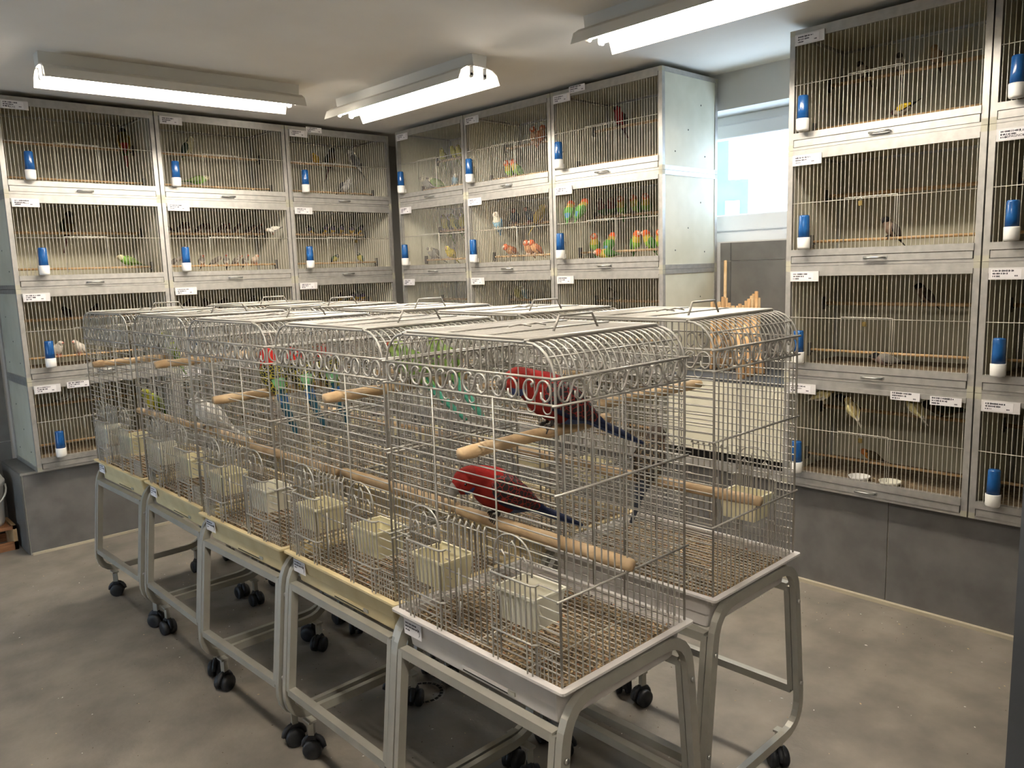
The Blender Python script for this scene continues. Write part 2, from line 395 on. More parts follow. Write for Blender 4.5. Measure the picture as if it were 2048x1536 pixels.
def make_unit(bank, col, row, R, Wd, D):
    o = empty('bird_cage', unit_origin(bank, col, row), BANK[bank]['rz'])
    tag(o, f'{ROWN[row]} aluminium framed bird cage {COLN[bank, col]}', 'bird cage', 'aluminium framed cages stacked in banks')
    t = .024; g = .003
    put('frame', R['frame'], o)
    for x in (g, Wd - g - t):
        for z in (0, PITCH_H - .0012 - t): put('corner_cap', R['corner_cap'], o, (x, -.0005, z))
        for z in (0, PITCH_H - .0012 - t): put('corner_cap', R['corner_cap'], o, (x, D - t + .0005, z))
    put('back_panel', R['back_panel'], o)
    put('side_panel', R['side_panel'], o, (g + .004, 0, 0)); put('side_panel', R['side_panel'], o, (Wd - g - .010, 0, 0))
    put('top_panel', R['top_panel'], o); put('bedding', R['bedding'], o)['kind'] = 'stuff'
    put('front_rail', R['front_rail'], o); put('sill', R['sill'], o)
    d = put('drawer', R['drawer'], o); put('handle', R['handle'], d, (Wd * .5 + random.uniform(-.01, .01), -.003, .029))
    put('wire_front', R['wire_front'], o)['kind'] = 'stuff'
    for nm, (dep, z) in (('upper', PER_U), ('lower', PER_L)):
        p = put('perch', R['perch_' + nm], o)
        put('bracket', R['bracket'], p, (g + .011, dep, z)); b = put('bracket', R['bracket'], p, (Wd - g - .011, dep, z), PI)
    c = put('card_holder', R['card_holder'], o, (g + t + .004, -.006, .4955))
    k = MB(); k.box(.008, .112, -.0008, 0, -.041, -.006, CARD); scribble(k, .008, -.041, .104, .035, random.Random(row * 7 + col * 31 + ord(bank)), -.0011)
    cd = k.build('name_card', c); cd.location = (0, -.0045, 0)
    return o, c
UNITS = {}
for bank, b in BANK.items():
    for col in range(len(b['xs']) - 1):
        Wd = abs(b['xs'][col + 1] - b['xs'][col]); R = unit_meshes(Wd, b['D'])
        for row in range(4): UNITS[bank, col, row] = make_unit(bank, col, row, R, Wd, b['D']) + (Wd,)
k = MB(); k.lathe([(.0045, 0), (.0045, .0015), (0, .002)], DARKBR, n=8, axis='x'); SCREW = k.mesh('screw')
for b_, c_ in (('A', 0), ('B', 2)):
    for r_ in range(4):
        o, _, Wd = UNITS[b_, c_, r_]
        for y_, z_ in ((.12, .10), (.40, .09), (.24, .22), (.36, .36)):
            put('screw', SCREW, o, (Wd - .0075, y_, z_)) if b_ == 'B' else put('screw', SCREW, o, (.0065, y_, z_), PI)
# extra cards and readable handwriting
lettering('RAZA', .014, UNITS['C', 1, 1][1], (.075, -.0062, -.019), (PI / 2, 0, 0))
lettering('ESPAGNOL', .013, UNITS['C', 1, 1][1], (.030, -.0062, -.036), (PI / 2, 0, 0))
lettering('SEXE MALE', .013, UNITS['A', 0, 1][1], (.02, -.0062, -.030), (PI / 2, 0, 0))
lettering('SEXE', .015, UNITS['A', 0, 0][1], (.04, -.0062, -.040), (PI / 2, 0, 0))
def extra_card(bank, col, row, u, z, seed, wd=.12):
    k = MB(); k.box(0, wd, -.0015, 0, 0, .036, CARD); scribble(k, 0, 0, wd, .036, random.Random(seed), -.0018)
    o = k.build('name_card', UNITS[bank, col, row][0]); o.location = (u, -.009, z)
extra_card('C', 0, 3, .50, .462, 5); extra_card('C', 0, 3, .66, .456, 6); extra_card('A', 2, 0, .16, .488, 7); extra_card('B', 2, 0, .16, .488, 8); extra_card('A', 0, 3, .20, .462, 9)

# drinkers
k = MB(); k.lathe([(.0245, .05), (.0235, .09), (.0225, .146), (.020, .152), (0, .153)], BLUE, n=18); B_BLUE = k.mesh('bottle_tube')
k = MB(); k.lathe([(0, 0), (.024, .002), (.027, .010), (.028, .052), (.0255, .054), (.0245, .05)], WHITE, n=18)
k.box(-.012, .012, .02, .036, .006, .03, WHITE); B_CUP = k.mesh('drinking_cup')
k = MB(); k.tube([(-.012, .020, .1), (-.012, .034, .1), (.012, .034, .1), (.012, .020, .1)], .0015, STEEL, 5); B_CLIP = k.mesh('wire_clip')
SHOWN = [('A', c, r) for c in range(3) for r in range(4) if not (c > 0 and r == 3)] + [('B', c, r) for c in range(3) for r in range(2)] + [('C', c, r) for c in range(2) for r in range(4)]
BOTU = {('A', 0, 0): .125, ('A', 0, 1): .135, ('A', 0, 2): .125, ('A', 0, 3): .12}
for (b_, c_, r_) in SHOWN:
    u = BOTU.get((b_, c_, r_), .10) + random.uniform(-.012, .012)
    o = empty('water_bottle', wpos(b_, c_, u, -.038, ROWZ[r_] + .074), BANK[b_]['rz'])
    tag(o, f'blue drinker with white cup on {ROWN[r_]} cage {COLN[b_, c_]}', 'water bottle', 'blue drinkers hanging on cage fronts')
    put('bottle_tube', B_BLUE, o); put('drinking_cup', B_CUP, o); put('wire_clip', B_CLIP, o)
# padlocks on sliding doors
k = MB(); k.box(-.008, .008, -.005, .005, -.034, -.014, BRASS); k.tube([(-.005, 0, -.015), (-.005, 0, -.004), (0, 0, .002), (.005, 0, -.004), (.005, 0, -.015)], .0016, STEEL, 5); PL = k.mesh('padlock')
for b_, c_, r_, f_ in (('C', 0, 1, .42), ('C', 0, 2, .46), ('C', 0, 3, .46), ('A', 2, 1, .60)):
    o = put('padlock', PL, None, wpos(b_, c_, UNITS[b_, c_, r_][2] * f_, -.008, ROWZ[r_] + .286), BANK[b_]['rz'])
    tag(o, f'small brass padlock hanging on the {ROWN[r_]} cage {COLN[b_, c_]}', 'padlock', 'padlocks on cage doors')
# seed dishes on the bedding of the bottom cage
for i, (px, py) in enumerate(((1707, 962), (1762, 976))):
    p = at(px, py, 'z', ROWZ[3] + .06); k = MB(); k.lathe([(.036, 0), (.048, .022), (.046, .022), (.034, .004), (0, .004)], WHITE if i == 0 else CUPW, n=24)
    o = k.build('seed_dish'); o.location = (max(p.x, 3.585), p.y, ROWZ[3] + .0505)
    tag(o, ('white' if i == 0 else 'cream') + ' round seed dish on brown bedding in the bottom cage across the window', 'dish', 'seed dishes')

# low cream cabinet under the window, with spare perches standing on it
cb = empty('low_cabinet', (3.5, 2.2, PZ)); tag(cb, 'low cream panelled cabinet with grey top under the window', 'cabinet')
bx('front_panel', cb, CREAM, .02, .03, -.352, .332, .09, .462); bx('carcass', cb, DARKM, .05, .53, -.35, .33, .0, .45)
bx('base_rail', cb, ALU, 0, .024, -.352, .332, 0, .045); bx('top_board', cb, CHAR, .018, .535, -.354, .334, .462, .478)
for yy in (-.3, -.1, .1, .28):
    for zz in (.12, .435):
        k = MB(); k.lathe([(.005, 0), (.005, -.002), (0, -.003)], STEEL, (.02, yy, zz), 8, 'x'); k.build('screw', cb)
CT = PZ + .478
rg = random.Random(11)
tops = [(1424, 603), (1431, 606), (1438, 604), (1446, 594), (1453, 596), (1458, 606), (1440, 611), (1480, 608), (1486, 611), (1492, 602), (1498, 598), (1504, 592), (1507, 588), (1513, 583), (1517, 596), (1475, 612), (1466, 612), (1451, 521)]
PALE = [mat('stick_a', '#d9b184', .7, 0, '#c99c6b', 25), mat('stick_b', '#c79f72', .7, 0, '#b3885a', 25), mat('stick_c', '#e0c196', .7, 0, '#d0aa7a', 25)]
tops = sorted(tops, key=lambda q: q[0]); last = {}; li = 0
for i, (px, py) in enumerate(tops):
    tall = py < 550; lay = 3 if tall else li % 3; li += 0 if tall else 1
    tp = at(px, py, 'x', 3.868 + .042 * lay); r = .009 if tall else (.0085, .010, .0115)[i % 3]
    tp.y = min(tp.y, 2.515, last.get(lay, 9) - .027); last[lay] = tp.y
    b0 = Vector((tp.x - .085, tp.y - .05, CT + r * .35)); dv = tp - b0
    k = MB(); k.tube([b0 * 0, dv * .5, dv], r, PALE[i % 3], 8)
    o = k.build('wooden_perch'); o.location = b0
    if tall: tag(o, 'tallest pale wooden perch leaning against tiles below the window', 'perch', 'spare wooden perches')
    else: tag(o, 'loose round wooden perch leaning in a bundle on the low cream cabinet', 'perch', 'spare wooden perches')
for i, (px, py) in enumerate(((1482, 757), (1500, 752), (1522, 748))):
    b0 = at(px, py, 'z', CT + .02); k = MB()
    k.tube([(0, 0, 0), (.03, .03, .11), (.05, .05 + .01 * i, .25 + .015 * i)], [.022, .02, .015], PALE[1], 9)
    o = k.build('wooden_branch'); o.location = b0
    tag(o, 'thick orange-brown wooden branch standing upright on the low cream cabinet', 'branch', 'thick branches on the cabinet')

# bucket on a crate beside the plinth
cr = empty('wooden_crate', (.70, 5.44, 0)); tag(cr, 'low slatted wooden crate on the floor beside the tiled plinth', 'crate')
for a in ((-.22, .22, -.12, -.105, 0, .05), (-.22, .22, -.12, -.105, .125, .145), (-.22, .22, .105, .12, 0, .05)): bx('slat', cr, CRATE, *a)
for a in ((-.22, -.2, -.12, .12, 0, .145), (.2, .22, -.12, .12, 0, .145)): bx('end_board', cr, WOODL, *a)
for i in range(4): bx('slat', cr, CRATE if i % 2 else WOODL, -.2 + i * .11, -.14 + i * .11, -.11, .11, .13, .145)
bk = empty('bucket', (.765, 5.44, .146)); tag(bk, 'white plastic bucket with lid and wire handle on the wooden crate', 'bucket')
k = MB(); k.lathe([(0, 0), (.115, 0), (.122, .02), (.135, .235), (.142, .24), (.142, .252), (.132, .252)], WHITE, n=32); k.build('pail', bk)
k = MB(); k.lathe([(.144, .25), (.144, .268), (.138, .275), (.122, .31), (.108, .322), (0, .324)], WHITE, n=32); k.build('lid', bk)
k = MB(); k.tube([(.143 * math.cos(a), -.143 * abs(math.sin(a)) - .012, .235 - .10 * math.sin(a)) for a in [PI * i / 16 for i in range(17)]], .005, WHITE, 8); k.build('handle', bk)
#--PART2--
# ------------------------------------------------------------------ trolley cages
HX, HY, ZB, ZT, RC = .217, .287, .70, 1.412, .078
BANDL, BANDU = 1.290, 1.343
FRONT_F = (.085, .225)                               # feeder basket, distance from the middle
def arch(y0, y1, z0, z1, r, n=6):
    """upright U path in (y, z): up one side, over rounded corners, down the other"""
    p = [(y0, z0)]
    for i in range(n + 1):
        a = PI - PI / 2 * i / n; p.append((y0 + r + r * math.cos(a), z1 - r + r * math.sin(a)))
    for i in range(n + 1):
        a = PI / 2 - PI / 2 * i / n; p.append((y1 - r + r * math.cos(a), z1 - r + r * math.sin(a)))
    p.append((y1, z0)); return p
def arch_z(y):
    d = abs(y) - (HY - RC)
    return ZT if d <= 0 else ZT - RC + math.sqrt(max(0, RC * RC - d * d))
RW = .0018
def wall_panel(doors):
    k = MB(); x = 0.0
    k.tube([(x, y, z) for y, z in arch(-HY, HY, ZB, ZT, RC)], .003, WIRE, 6)
    for z in (BANDL, BANDU): k.tube([(x - .002, -HY - .004, z), (x - .002, HY + .004, z)], .0027, WIRE, 6)
    for i in range(25):                                # bars of the rounded head, looped below the band
        y = -HY + 2 * HY * (i + .5) / 25; zt = arch_z(y)
        if i % 2 == 0 and i < 24:
            y2 = -HY + 2 * HY * (i + 1.5) / 25; ym = (y + y2) / 2; rr = (y2 - y) / 2
            k.tube([(x, y, zt), (x, y, BANDL)] + [(x, ym - rr * math.cos(PI * q / 6), BANDL - .008 - rr * math.sin(PI * q / 6)) for q in range(7)] + [(x, y2, BANDL), (x, y2, arch_z(y2))], RW, WIRE, 4, caps=False)
    zs = []; z = BANDL - .024
    while z > ZB + .012: zs.append(z); z -= .0225
    for z in zs:
        if not doors or z > 1.0: segs = [(-HY, HY)]
        elif z > .93: segs = [(-HY, -.066), (.066, HY)]
        elif z > .765: segs = [(-HY, -FRONT_F[1]), (-FRONT_F[0], -.066), (.066, FRONT_F[0]), (FRONT_F[1], HY)]
        else: segs = [(-HY, -.066), (.066, HY)]
        for a, b in segs:
            if b - a > .01: k.tube([(x, a, z), (x, b, z)], RW, WIRE, 4, caps=False)
    for y in (-HY / 3 - .01, HY / 3 + .01):
        k.tube([(x - .003, y, BANDL), (x - .003, y, ZB + .01)], .0021, WIRE, 5)
    if not doors:
        k.tube([(x - .003, 0, BANDL), (x - .003, 0, ZB + .01)], .0021, WIRE, 5)
    for i in range(7):
        for sg in (-1, 1):
            y = sg * (.20 + .012 * i)
            if y * sg < HY - .01: k.tube([(x, y, ZB), (x, y, ZB + .07)], RW, WIRE, 4, caps=False)
    return k.mesh('wire_panel')
def hoops():
    k = MB(); n = 21
    for i in range(n):
        x = -HX + 2 * HX * i / (n - 1)
        k.tube([(x, y, z) for y, z in arch(-HY, HY, ZB, ZT, RC)], .0019 if 0 < i < n - 1 else .0026, WIRE, 5, caps=False)
    for sg in (-1, 1):
        for z, r in ((.888, .003), (1.11, .003), (BANDL, .0028), (BANDU, .0034)):
            k.tube([(-HX - .012, sg * (HY + .003), z), (HX + .012, sg * (HY + .003), z)], r, WIRE, 6)
        k.tube([(-HX - .004, sg * (HY - RC), ZT + .003), (HX + .004, sg * (HY - RC), ZT + .003)], .003, WIRE, 6)
        k.tube([(-HX, sg * (HY - .02), ZT - .028), (HX, sg * (HY - .02), ZT - .028)], .0022, WIRE, 5)
    return k.mesh('hoop_bars')
def roof_lid():
    k = MB(); a = HY - RC + .004; b = HX - .01; z = ZT + .005
    k.tube([(-b, -a, z), (b, -a, z), (b, a, z), (-b, a, z)], .003, WIRE, 6, closed=True)
    for i in range(24):
        x = -b + 2 * b * (i + 1) / 25; k.tube([(x, -a, z), (x, a, z)], .0019, WIRE, 4, caps=False)
    for y in (-a / 3, a / 3): k.tube([(-b, y, z + .003), (b, y, z + .003)], .0022, WIRE, 5)
    for x in (-.03, .02): k.tube([(x - .02, .02, z + .006), (x, 0, z + .012), (x + .02, -.015, z + .006)], .0022, WIRE, 5)
    return k.mesh('roof_lid')
def handle_m():
    k = MB(); k.tube([(-.075, 0, 0), (-.055, 0, .034), (.055, 0, .034), (.075, 0, 0)], .0028, WIRE, 6); return k.mesh('lid_handle')
def scroll_m():
    """S scroll drawn in the (y, z) plane"""
    p = []; r = .0185; dx = .0195
    p += [(-dx + .006 * math.cos(a), .006 + .008 * math.sin(a)) for a in (0, .8)]
    for i in range(15):
        a = .9 + (2 * PI - 2.0) * i / 14; p.append((-dx + r * math.cos(a), 1.15 * r * math.sin(a)))
    p.append((0, 0))
    for i in range(15):
        a = PI - .25 - (2 * PI - 2.0) * i / 14; p.append((dx + r * math.cos(a), 1.15 * r * math.sin(a)))
    p += [(dx - .008, -.014), (dx - .008, -.002)]
    k = MB(); k.tube([(0, y, z) for y, z in p], .0025, WIRE, 5); return k.mesh('scroll')
def door_m():
    k = MB(); h0, h1, hw = ZB + .02, .985, .064
    for i in range(7):
        y = -hw + 2 * hw * i / 6
        k.tube([(-.006, y, h0), (-.006, y, h1), (-.002, y, h1 + .008), (.004, y, h1)], .0021, WIRE, 5)
    for z in (h0, h1 - .004, .86): k.tube([(-.004, -hw, z), (-.004, hw, z)], .002, WIRE, 5)
    k.tube([(-.012, .02, .80), (-.014, .02, .78), (-.014, .024, .74), (-.012, .028, .76), (-.012, .022, .88)], .002, WIRE, 5)
    return k.mesh('sliding_door')
def basket_m():
    k = MB(); a = (FRONT_F[1] - FRONT_F[0]) / 2; D = .016
    for z in (.905, .775):
        k.tube([(0, -a, z), (-D + .006, -a, z), (-D, -a + .008, z), (-D, a - .008, z), (-D + .006, a, z), (0, a, z)], .0026, WIRE, 6)
    for i in range(9):
        y = -a + .008 + (2 * a - .016) * i / 8; k.tube([(-D, y, ZB + .005 if i in (0, 1, 7, 8) else .772), (-D, y, .907)], .002, WIRE, 5, caps=False)
    for y in (-a, a): k.tube([(-D * .5, y, ZB + .005), (-D * .5, y, .907)], .002, WIRE, 5, caps=False)
    aw = a - .012                                       # rounded flap above the basket
    k.tube([(-.006, -aw, .92)] + [(-.006, -aw * math.cos(PI * i / 12), .95 + .05 * math.sin(PI * i / 12)) for i in range(13)] + [(-.006, aw, .92)], .0022, WIRE, 6)
    for y, z in ((-.034, .958), (0, .985), (.034, .958)):
        k.tube([(-.006, y - .010, .905), (-.006, y - .010, z - .01), (-.006, y, z), (-.006, y + .010, z - .01), (-.006, y + .010, .905)], .0019, WIRE, 5)
    k.tube([(-.006, -aw, .925), (-.006, aw, .925)], .0022, WIRE, 5)
    return k.mesh('feeder_basket')
def cup_m(m):
    k = MB(); a, d = .060, .047
    def rg_(a_, d_, z): return [(-d_, -a_, z), (d_, -a_, z), (d_, a_, z), (-d_, a_, z)]
    k.loft([rg_(a - .009, d - .007, .798), rg_(a, d, .868), rg_(a + .004, d + .004, .868), rg_(a + .004, d + .004, .874), rg_(a - .002, d - .002, .874), rg_(a - .011, d - .009, .812)], m, False)
    for i in range(6):
        y = -a + .016 + (2 * a - .032) * i / 5; k.add([(-d - .0035, y - .003, .865), (-d - .0035, y + .003, .865), (-d + .004, y + .003, .802), (-d + .004, y - .003, .802)], [(0, 1, 2, 3)], m)
    k.loft([[(.6 * q[0], .6 * q[1], .815) for q in rg_(a, d, 0)], [(.15 * q[0], .2 * q[1], .824) for q in rg_(a, d, 0)]], SEED, False)
    return k.mesh('feeder_cup')
TX, TY = .234, .305
def tray_m(m):
    def rr(a, b, z, r=.009):
        p = []
        for cx, cy, s0 in ((a - r, b - r, 0), (-a + r, b - r, 1), (-a + r, -b + r, 2), (a - r, -b + r, 3)):
            for i in range(4): an = PI / 2 * (s0 + i / 3); p.append((cx + r * math.cos(an), cy + r * math.sin(an), z))
        return p
    k = MB()
    k.loft([rr(TX - .034, TY - .046, .600), rr(TX - .029, TY - .042, .606), rr(TX - .026, TY - .038, .640), rr(TX - .022, TY - .035, .642), rr(TX - .012, TY - .0275, .690), rr(TX, TY, .692), rr(TX, TY, .698),
            rr(TX - .017, TY - .017, .698), rr(TX - .03, TY - .03, .665)], m, False)
    return k.mesh('tray')
def grate_m():
    k = MB(); z = ZB + .004
    n = 23
    for i in range(n):
        x = -HX + .008 + (2 * HX - .016) * i / (n - 1); k.tube([(x, -HY + .004, z), (x, HY - .004, z)], .0015, WIREZ, 4, caps=False)
    for y in (-.18, 0, .18): k.tube([(-HX + .004, y, z - .003), (HX - .004, y, z - .003)], .002, WIREZ, 4)
    return k.mesh('floor_grate')
def litter_m(seed):
    k = MB(); rg = random.Random(seed); a, b = TX - .035, TY - .035
    nx, ny = 12, 16; vs = []; fs = []
    for i in range(nx + 1):
        for j in range(ny + 1): vs.append((-a + 2 * a * i / nx, -b + 2 * b * j / ny, .672 + rg.uniform(0, .009)))
    for i in range(nx):
        for j in range(ny): q = i * (ny + 1) + j; fs.append((q, q + ny + 1, q + ny + 2, q + 1))
    k.add(vs, fs, SEED)
    for i in range(1500):
        x, y = rg.uniform(-a, a), rg.uniform(-b, b); z = .682 + rg.uniform(0, .006); s = rg.uniform(.0025, .006); an = rg.uniform(0, PI)
        c, sn = math.cos(an) * s, math.sin(an) * s
        k.add([(x + c, y + sn, z), (x - sn * .5, y + c * .5, z), (x - c, y - sn, z), (x + sn * .5, y - c * .5, z), (x, y, z + s * .6)], [(0, 1, 4), (1, 2, 4), (2, 3, 4), (3, 0, 4)], (SEEDA, SEEDC, SEEDB, SEEDA, SEEDB)[i % 5])
    return k.mesh('seed_litter')
T = dict(front=wall_panel(True), back=wall_panel(False), hoop=hoops(), lid=roof_lid(), handle=handle_m(), scroll=scroll_m(), door=door_m(), basket=basket_m(),
         cupc=cup_m(CUPC), cupw=cup_m(CUPW), trayc=tray_m(TRAYC), trayw=tray_m(TRAYW), grate=grate_m(), lit=[litter_m(1), litter_m(2)])
def perch_path(p0, p1, r, twist):
    k = MB(); p0, p1 = Vector(p0), Vector(p1); n = 14; rg = random.Random(int(p0.x * 1000 + p1.y * 777))
    pts = [p0.lerp(p1, i / n) + Vector((0, 0, rg.uniform(-1, 1) * .0012)) for i in range(n + 1)]
    rad = [r * (1 + (.14 * math.sin(i * 2.1) if twist else .03 * math.sin(i * 1.3))) for i in range(n + 1)]; rad[0] *= .86; rad[-1] *= .86
    k.tube(pts, rad, WOOD, 10); return k.mesh('perch')
def trolley_cage(cx, cy, rz, white, label, up_y, up_z, twist, cups, seed):
    r = empty('parrot_cage', (cx, cy, 0), rz); tag(r, label, 'bird cage', 'wire parrot cages on trolleys')
    o = put('front_bars', T['front'], r, (-HX, 0, 0)); o['kind'] = 'stuff'
    o = put('rear_bars', T['back'], r, (HX, 0, 0)); o['kind'] = 'stuff'
    o = put('hoop_bars', T['hoop'], r); o['kind'] = 'stuff'
    l = put('roof_lid', T['lid'], r); put('lid_handle', T['handle'], l, (.02, -.13 if abs(rz) < 1 else .13, ZT + .006)) 
    zc = (BANDL + BANDU) / 2
    for i in range(6):
        y = HY * (2 * (i + .5) / 6 - 1)
        put('scroll', T['scroll'], r, (-HX - .003, y, zc), PI); put('scroll', T['scroll'], r, (HX + .003, y, zc))
    for i in range(5):
        x = HX * (2 * (i + .5) / 5 - 1)
        put('scroll', T['scroll'], r, (x, -HY - .003, zc), -PI / 2); put('scroll', T['scroll'], r, (x, HY + .003, zc), PI / 2)
    put('sliding_door', T['door'], r, (-HX, 0, 0))
    yc = (FRONT_F[0] + FRONT_F[1]) / 2
    for s, c in ((1, cups[0]), (-1, cups[1])):
        put('feeder_basket', T['basket'], r, (-HX, s * yc, 0))
        if c: put('feeder_cup', T['cupc'] if c == 'c' else T['cupw'], r, (-HX + .044, s * yc, -.004))
    t = put('tray', T['trayw'] if white else T['trayc'], r)
    k = MB(); k.box(-.0015, 0, -.036, .036, -.016, .024, CARD)
    rg = random.Random(seed)
    for li in range(3):
        yy = .030
        while yy > (-.012, -.018, .016)[li]:
            q = rg.uniform(.002, .006); z = .016 - li * .009
            k.add([(-.0019, yy, z - .0018), (-.0019, yy - q, z - .0018), (-.0019, yy - q, z + .0018), (-.0019, yy, z + .0018)], [(0, 1, 2, 3)], INK); yy -= q + rg.choice((.0007, .0007, .002))
    k.tube([(-.0019, -.022, .012), (-.0019, -.024, .004), (-.0019, -.026, .010), (-.0019, -.029, .005), (-.0019, -.030, -.004), (-.0019, -.026, -.008)], .0006, INK, 4)
    c = k.build('name_card', t); c.location = (-TX + .014, TY - .075, .655)
    k = MB(); k.box(-.004, .012, -.09, .07, -.004, .004, TRAYW if white else TRAYC); k.box(-.002, .012, -.09, .07, -.009, -.004, DARKM); k.box(-.0045, .008, -.112, -.09, -.006, .004, STAND); c = k.build('drawer_lip', t); c.location = (-TX + .029, -.02, .620)
    o = put('seed_litter', T['lit'][seed % 2], r); o['kind'] = 'stuff'
    o = put('floor_grate', T['grate'], r); o['kind'] = 'stuff'
    put('perch', perch_path((-.262, up_y, up_z), (.235, up_y, up_z + .004), .0155, twist), r)
    put('perch', perch_path((0, -.299, .905), (0, .299, .908), .0165, False), r)
    return r
# stand: two rounded end frames, inner front and rear frames, four casters
def rounded(pts, rad, n=6):
    out = []; N = len(pts)
    for i in range(N):
        p, a, b = Vector(pts[i]), Vector(pts[i - 1]), Vector(pts[(i + 1) % N])
        d0, d1 = (a - p).normalized(), (b - p).normalized(); ang = d0.angle(d1); c = min(rad[i] / math.tan(ang / 2), .45 * min((a - p).length, (b - p).length))
        s, e = p + d0 * c, p + d1 * c
        for j in range(n + 1):
            t = j / n; out.append(s * (1 - t) ** 2 + p * 2 * t * (1 - t) + e * t * t)
    return out
RING = rounded([(-.214, 0, .668), (.214, 0, .668), (.272, 0, .136), (-.272, 0, .136)], [.105, .105, .095, .095])
def ring_m():
    k = MB(); k.tube(RING, .0138, STAND, closed=True, ref=(0, 1, 0), square=True, flat=.68); return k.mesh('end_frame')
def inner_m():
    k = MB(); a = (-.235, .588); b = (-.272, .245); yy = .2715
    for s in (-1, 1): k.tube([(a[0] + .012, s * yy, a[1] + .005), (b[0] + .012, s * yy, b[1])], .012, STAND, ref=(0, 1, 0), square=True, flat=.72)
    k.box(a[0], a[0] + .024, -yy, yy, a[1] - .012, a[1] + .012, STAND); k.box(b[0], b[0] + .024, -yy, yy, b[1] - .012, b[1] + .012, STAND)
    return k.mesh('side_frame')
def caster_parts():
    k = MB(); k.box(-.010, .010, -.009, .009, .075, .1185, STAND); stem = k.mesh('stem')
    k = MB()
    k.loft([[(x, y, z) for x, y in ((-.02, -.012), (.012, -.012), (.012, .012), (-.02, .012))] for z in (.03, .055)] + [[(x, y, .075) for x, y in ((-.012, -.01), (.01, -.01), (.01, .01), (-.012, .01))]], BLACK, False)
    k.tube([(-.034 * math.cos(a) - .004, 0, .034 + .036 * math.sin(a)) for a in [PI * i / 8 for i in range(9)]], .009, BLACK, 6); hood = k.mesh('hood')
    k = MB(); k.lathe([(.0, -.012), (.026, -.012), (.0312, -.008), (.0312, .008), (.026, .012), (0, .012)], BLACK, (0, 0, .032), 18, 'y'); wheel = k.mesh('wheel')
    return stem, hood, wheel
k = MB(); k.box(-.014, .014, -.045, -.004, .1185, .126, STAND); BRK = k.mesh('caster_bracket')
RM, IM = ring_m(), inner_m(); CST = caster_parts()
k = MB(); k.lathe([(.007, 0), (.007, .004), (.004, .006), (0, .006)], STEEL, n=8, axis='y'); BOLT = k.mesh('bolt')
def stand(cx, cy, rz, label, seed):
    r = empty('cage_trolley', (cx, cy, 0), rz); tag(r, label, 'trolley', 'grey cage trolleys on casters'); rg = random.Random(seed)
    for s in (-1, 1):
        e = put('end_frame', RM, r, (0, s * .2925, 0))
        for x, z in ((-.227, .548), (-.257, .275), (.227, .548), (.257, .275)): put('bolt', BOLT, e, (x, .0093 if s > 0 else -.0153, z))
        for sx in (-1, 1):
            put('caster_bracket', BRK, e, (sx * .205, 0, 0), 0 if s > 0 else PI)
            c = empty('caster', (sx * .205, s * .260, 0), rg.uniform(0, 2 * PI)); c.parent = r
            put('stem', CST[0], c); put('hood', CST[1], c, (0, 0, 0)); put('wheel', CST[2], c, (-.004, -.017, 0)); put('wheel', CST[2], c, (-.004, .017, 0))
    put('side_frame', IM, r); put('side_frame', IM, r, (0, 0, 0), PI)
    return r
ORD = ['fifth', 'fourth', 'third', 'second', 'first']
ROW1 = [(1.318, 3.875, .03, .06, 1.183, True, ('w', 'c')), (1.332, 3.228, .0, -.06, 1.231, True, ('w', 'c')), (1.316, 2.583, .03, .02, 1.151, False, ('c', 'w')),
        (1.331, 1.955, .0, -.065, 1.226, False, ('c', 'c')), (1.316, 1.341, .0, -.04, 1.165, False, ('c', 'w'))]
ROW2 = [(1.915, 3.925, .01), (1.922, 3.270, -.015), (1.912, 2.612, .01), (1.922, 1.988, -.015), (1.908, 1.366, .01)]
NTH = ['first', 'second', 'third', 'fourth', 'fifth']
for i, (x, y, a, uy, uz, tw, cups) in enumerate(ROW1):
    wt = i == 4
    what = 'white-trayed wire cage holding two crimson parrots, ' if wt else 'cream-trayed wire parrot cage, '
    trolley_cage(x, y, a, wt, what + f'{NTH[i]} from the back wall, outer row', uy, uz, tw, cups, i)
    stand(x, y, a, f'grey wheeled cage stand, {NTH[i]} from the back wall, outer row', i)
for i, (x, y, a) in enumerate(ROW2):
    wt = i == 4
    trolley_cage(x, y, a + PI, wt, ('white' if wt else 'cream') + f'-trayed wire parrot cage, {NTH[i]} from the back wall, row facing the window', -.066 if wt else .04, 1.17, i == 1, ('c', None) if wt else ('c', 'c'), i + 5)
    s = stand(x, y, a + PI, f'grey wheeled cage stand, {NTH[i]} from the back wall, row facing the window', i + 5)
    if wt:
        o = bx('green_tape', s, GREEN_T, .2145, .2155, .10, .20, .582, .600); o.location = (-.0, 0, 0); o.location.x = .0

# ------------------------------------------------------------------ birds
def bmat(c):
    a = lin(c); d = tuple(min(1, q * .72) for q in a)
    return mat('plumage_' + c, c, .8, 0, d, 60, 3, bump=.15, bscale=90, ramp=(.3, .75), spec=.2)
def scallop(name, edge, core):
    if name in _M: return _M[name]
    m = bpy.data.materials.new(name); m.use_nodes = True; nt = m.node_tree; b = nt.nodes['Principled BSDF']; b.inputs['Roughness'].default_value = .75
    tc = nt.nodes.new('ShaderNodeTexCoord'); v = nt.nodes.new('ShaderNodeTexVoronoi'); v.feature = 'DISTANCE_TO_EDGE'; v.inputs['Scale'].default_value = 75
    r = nt.nodes.new('ShaderNodeValToRGB'); r.color_ramp.elements[0].position = .03; r.color_ramp.elements[1].position = .09
    r.color_ramp.elements[0].color = (*lin(edge), 1); r.color_ramp.elements[1].color = (*lin(core), 1)
    nt.links.new(tc.outputs['Object'], v.inputs['Vector']); nt.links.new(v.outputs['Distance'], r.inputs[0]); nt.links.new(r.outputs[0], b.inputs['Base Color'])
    _M[name] = m; return m
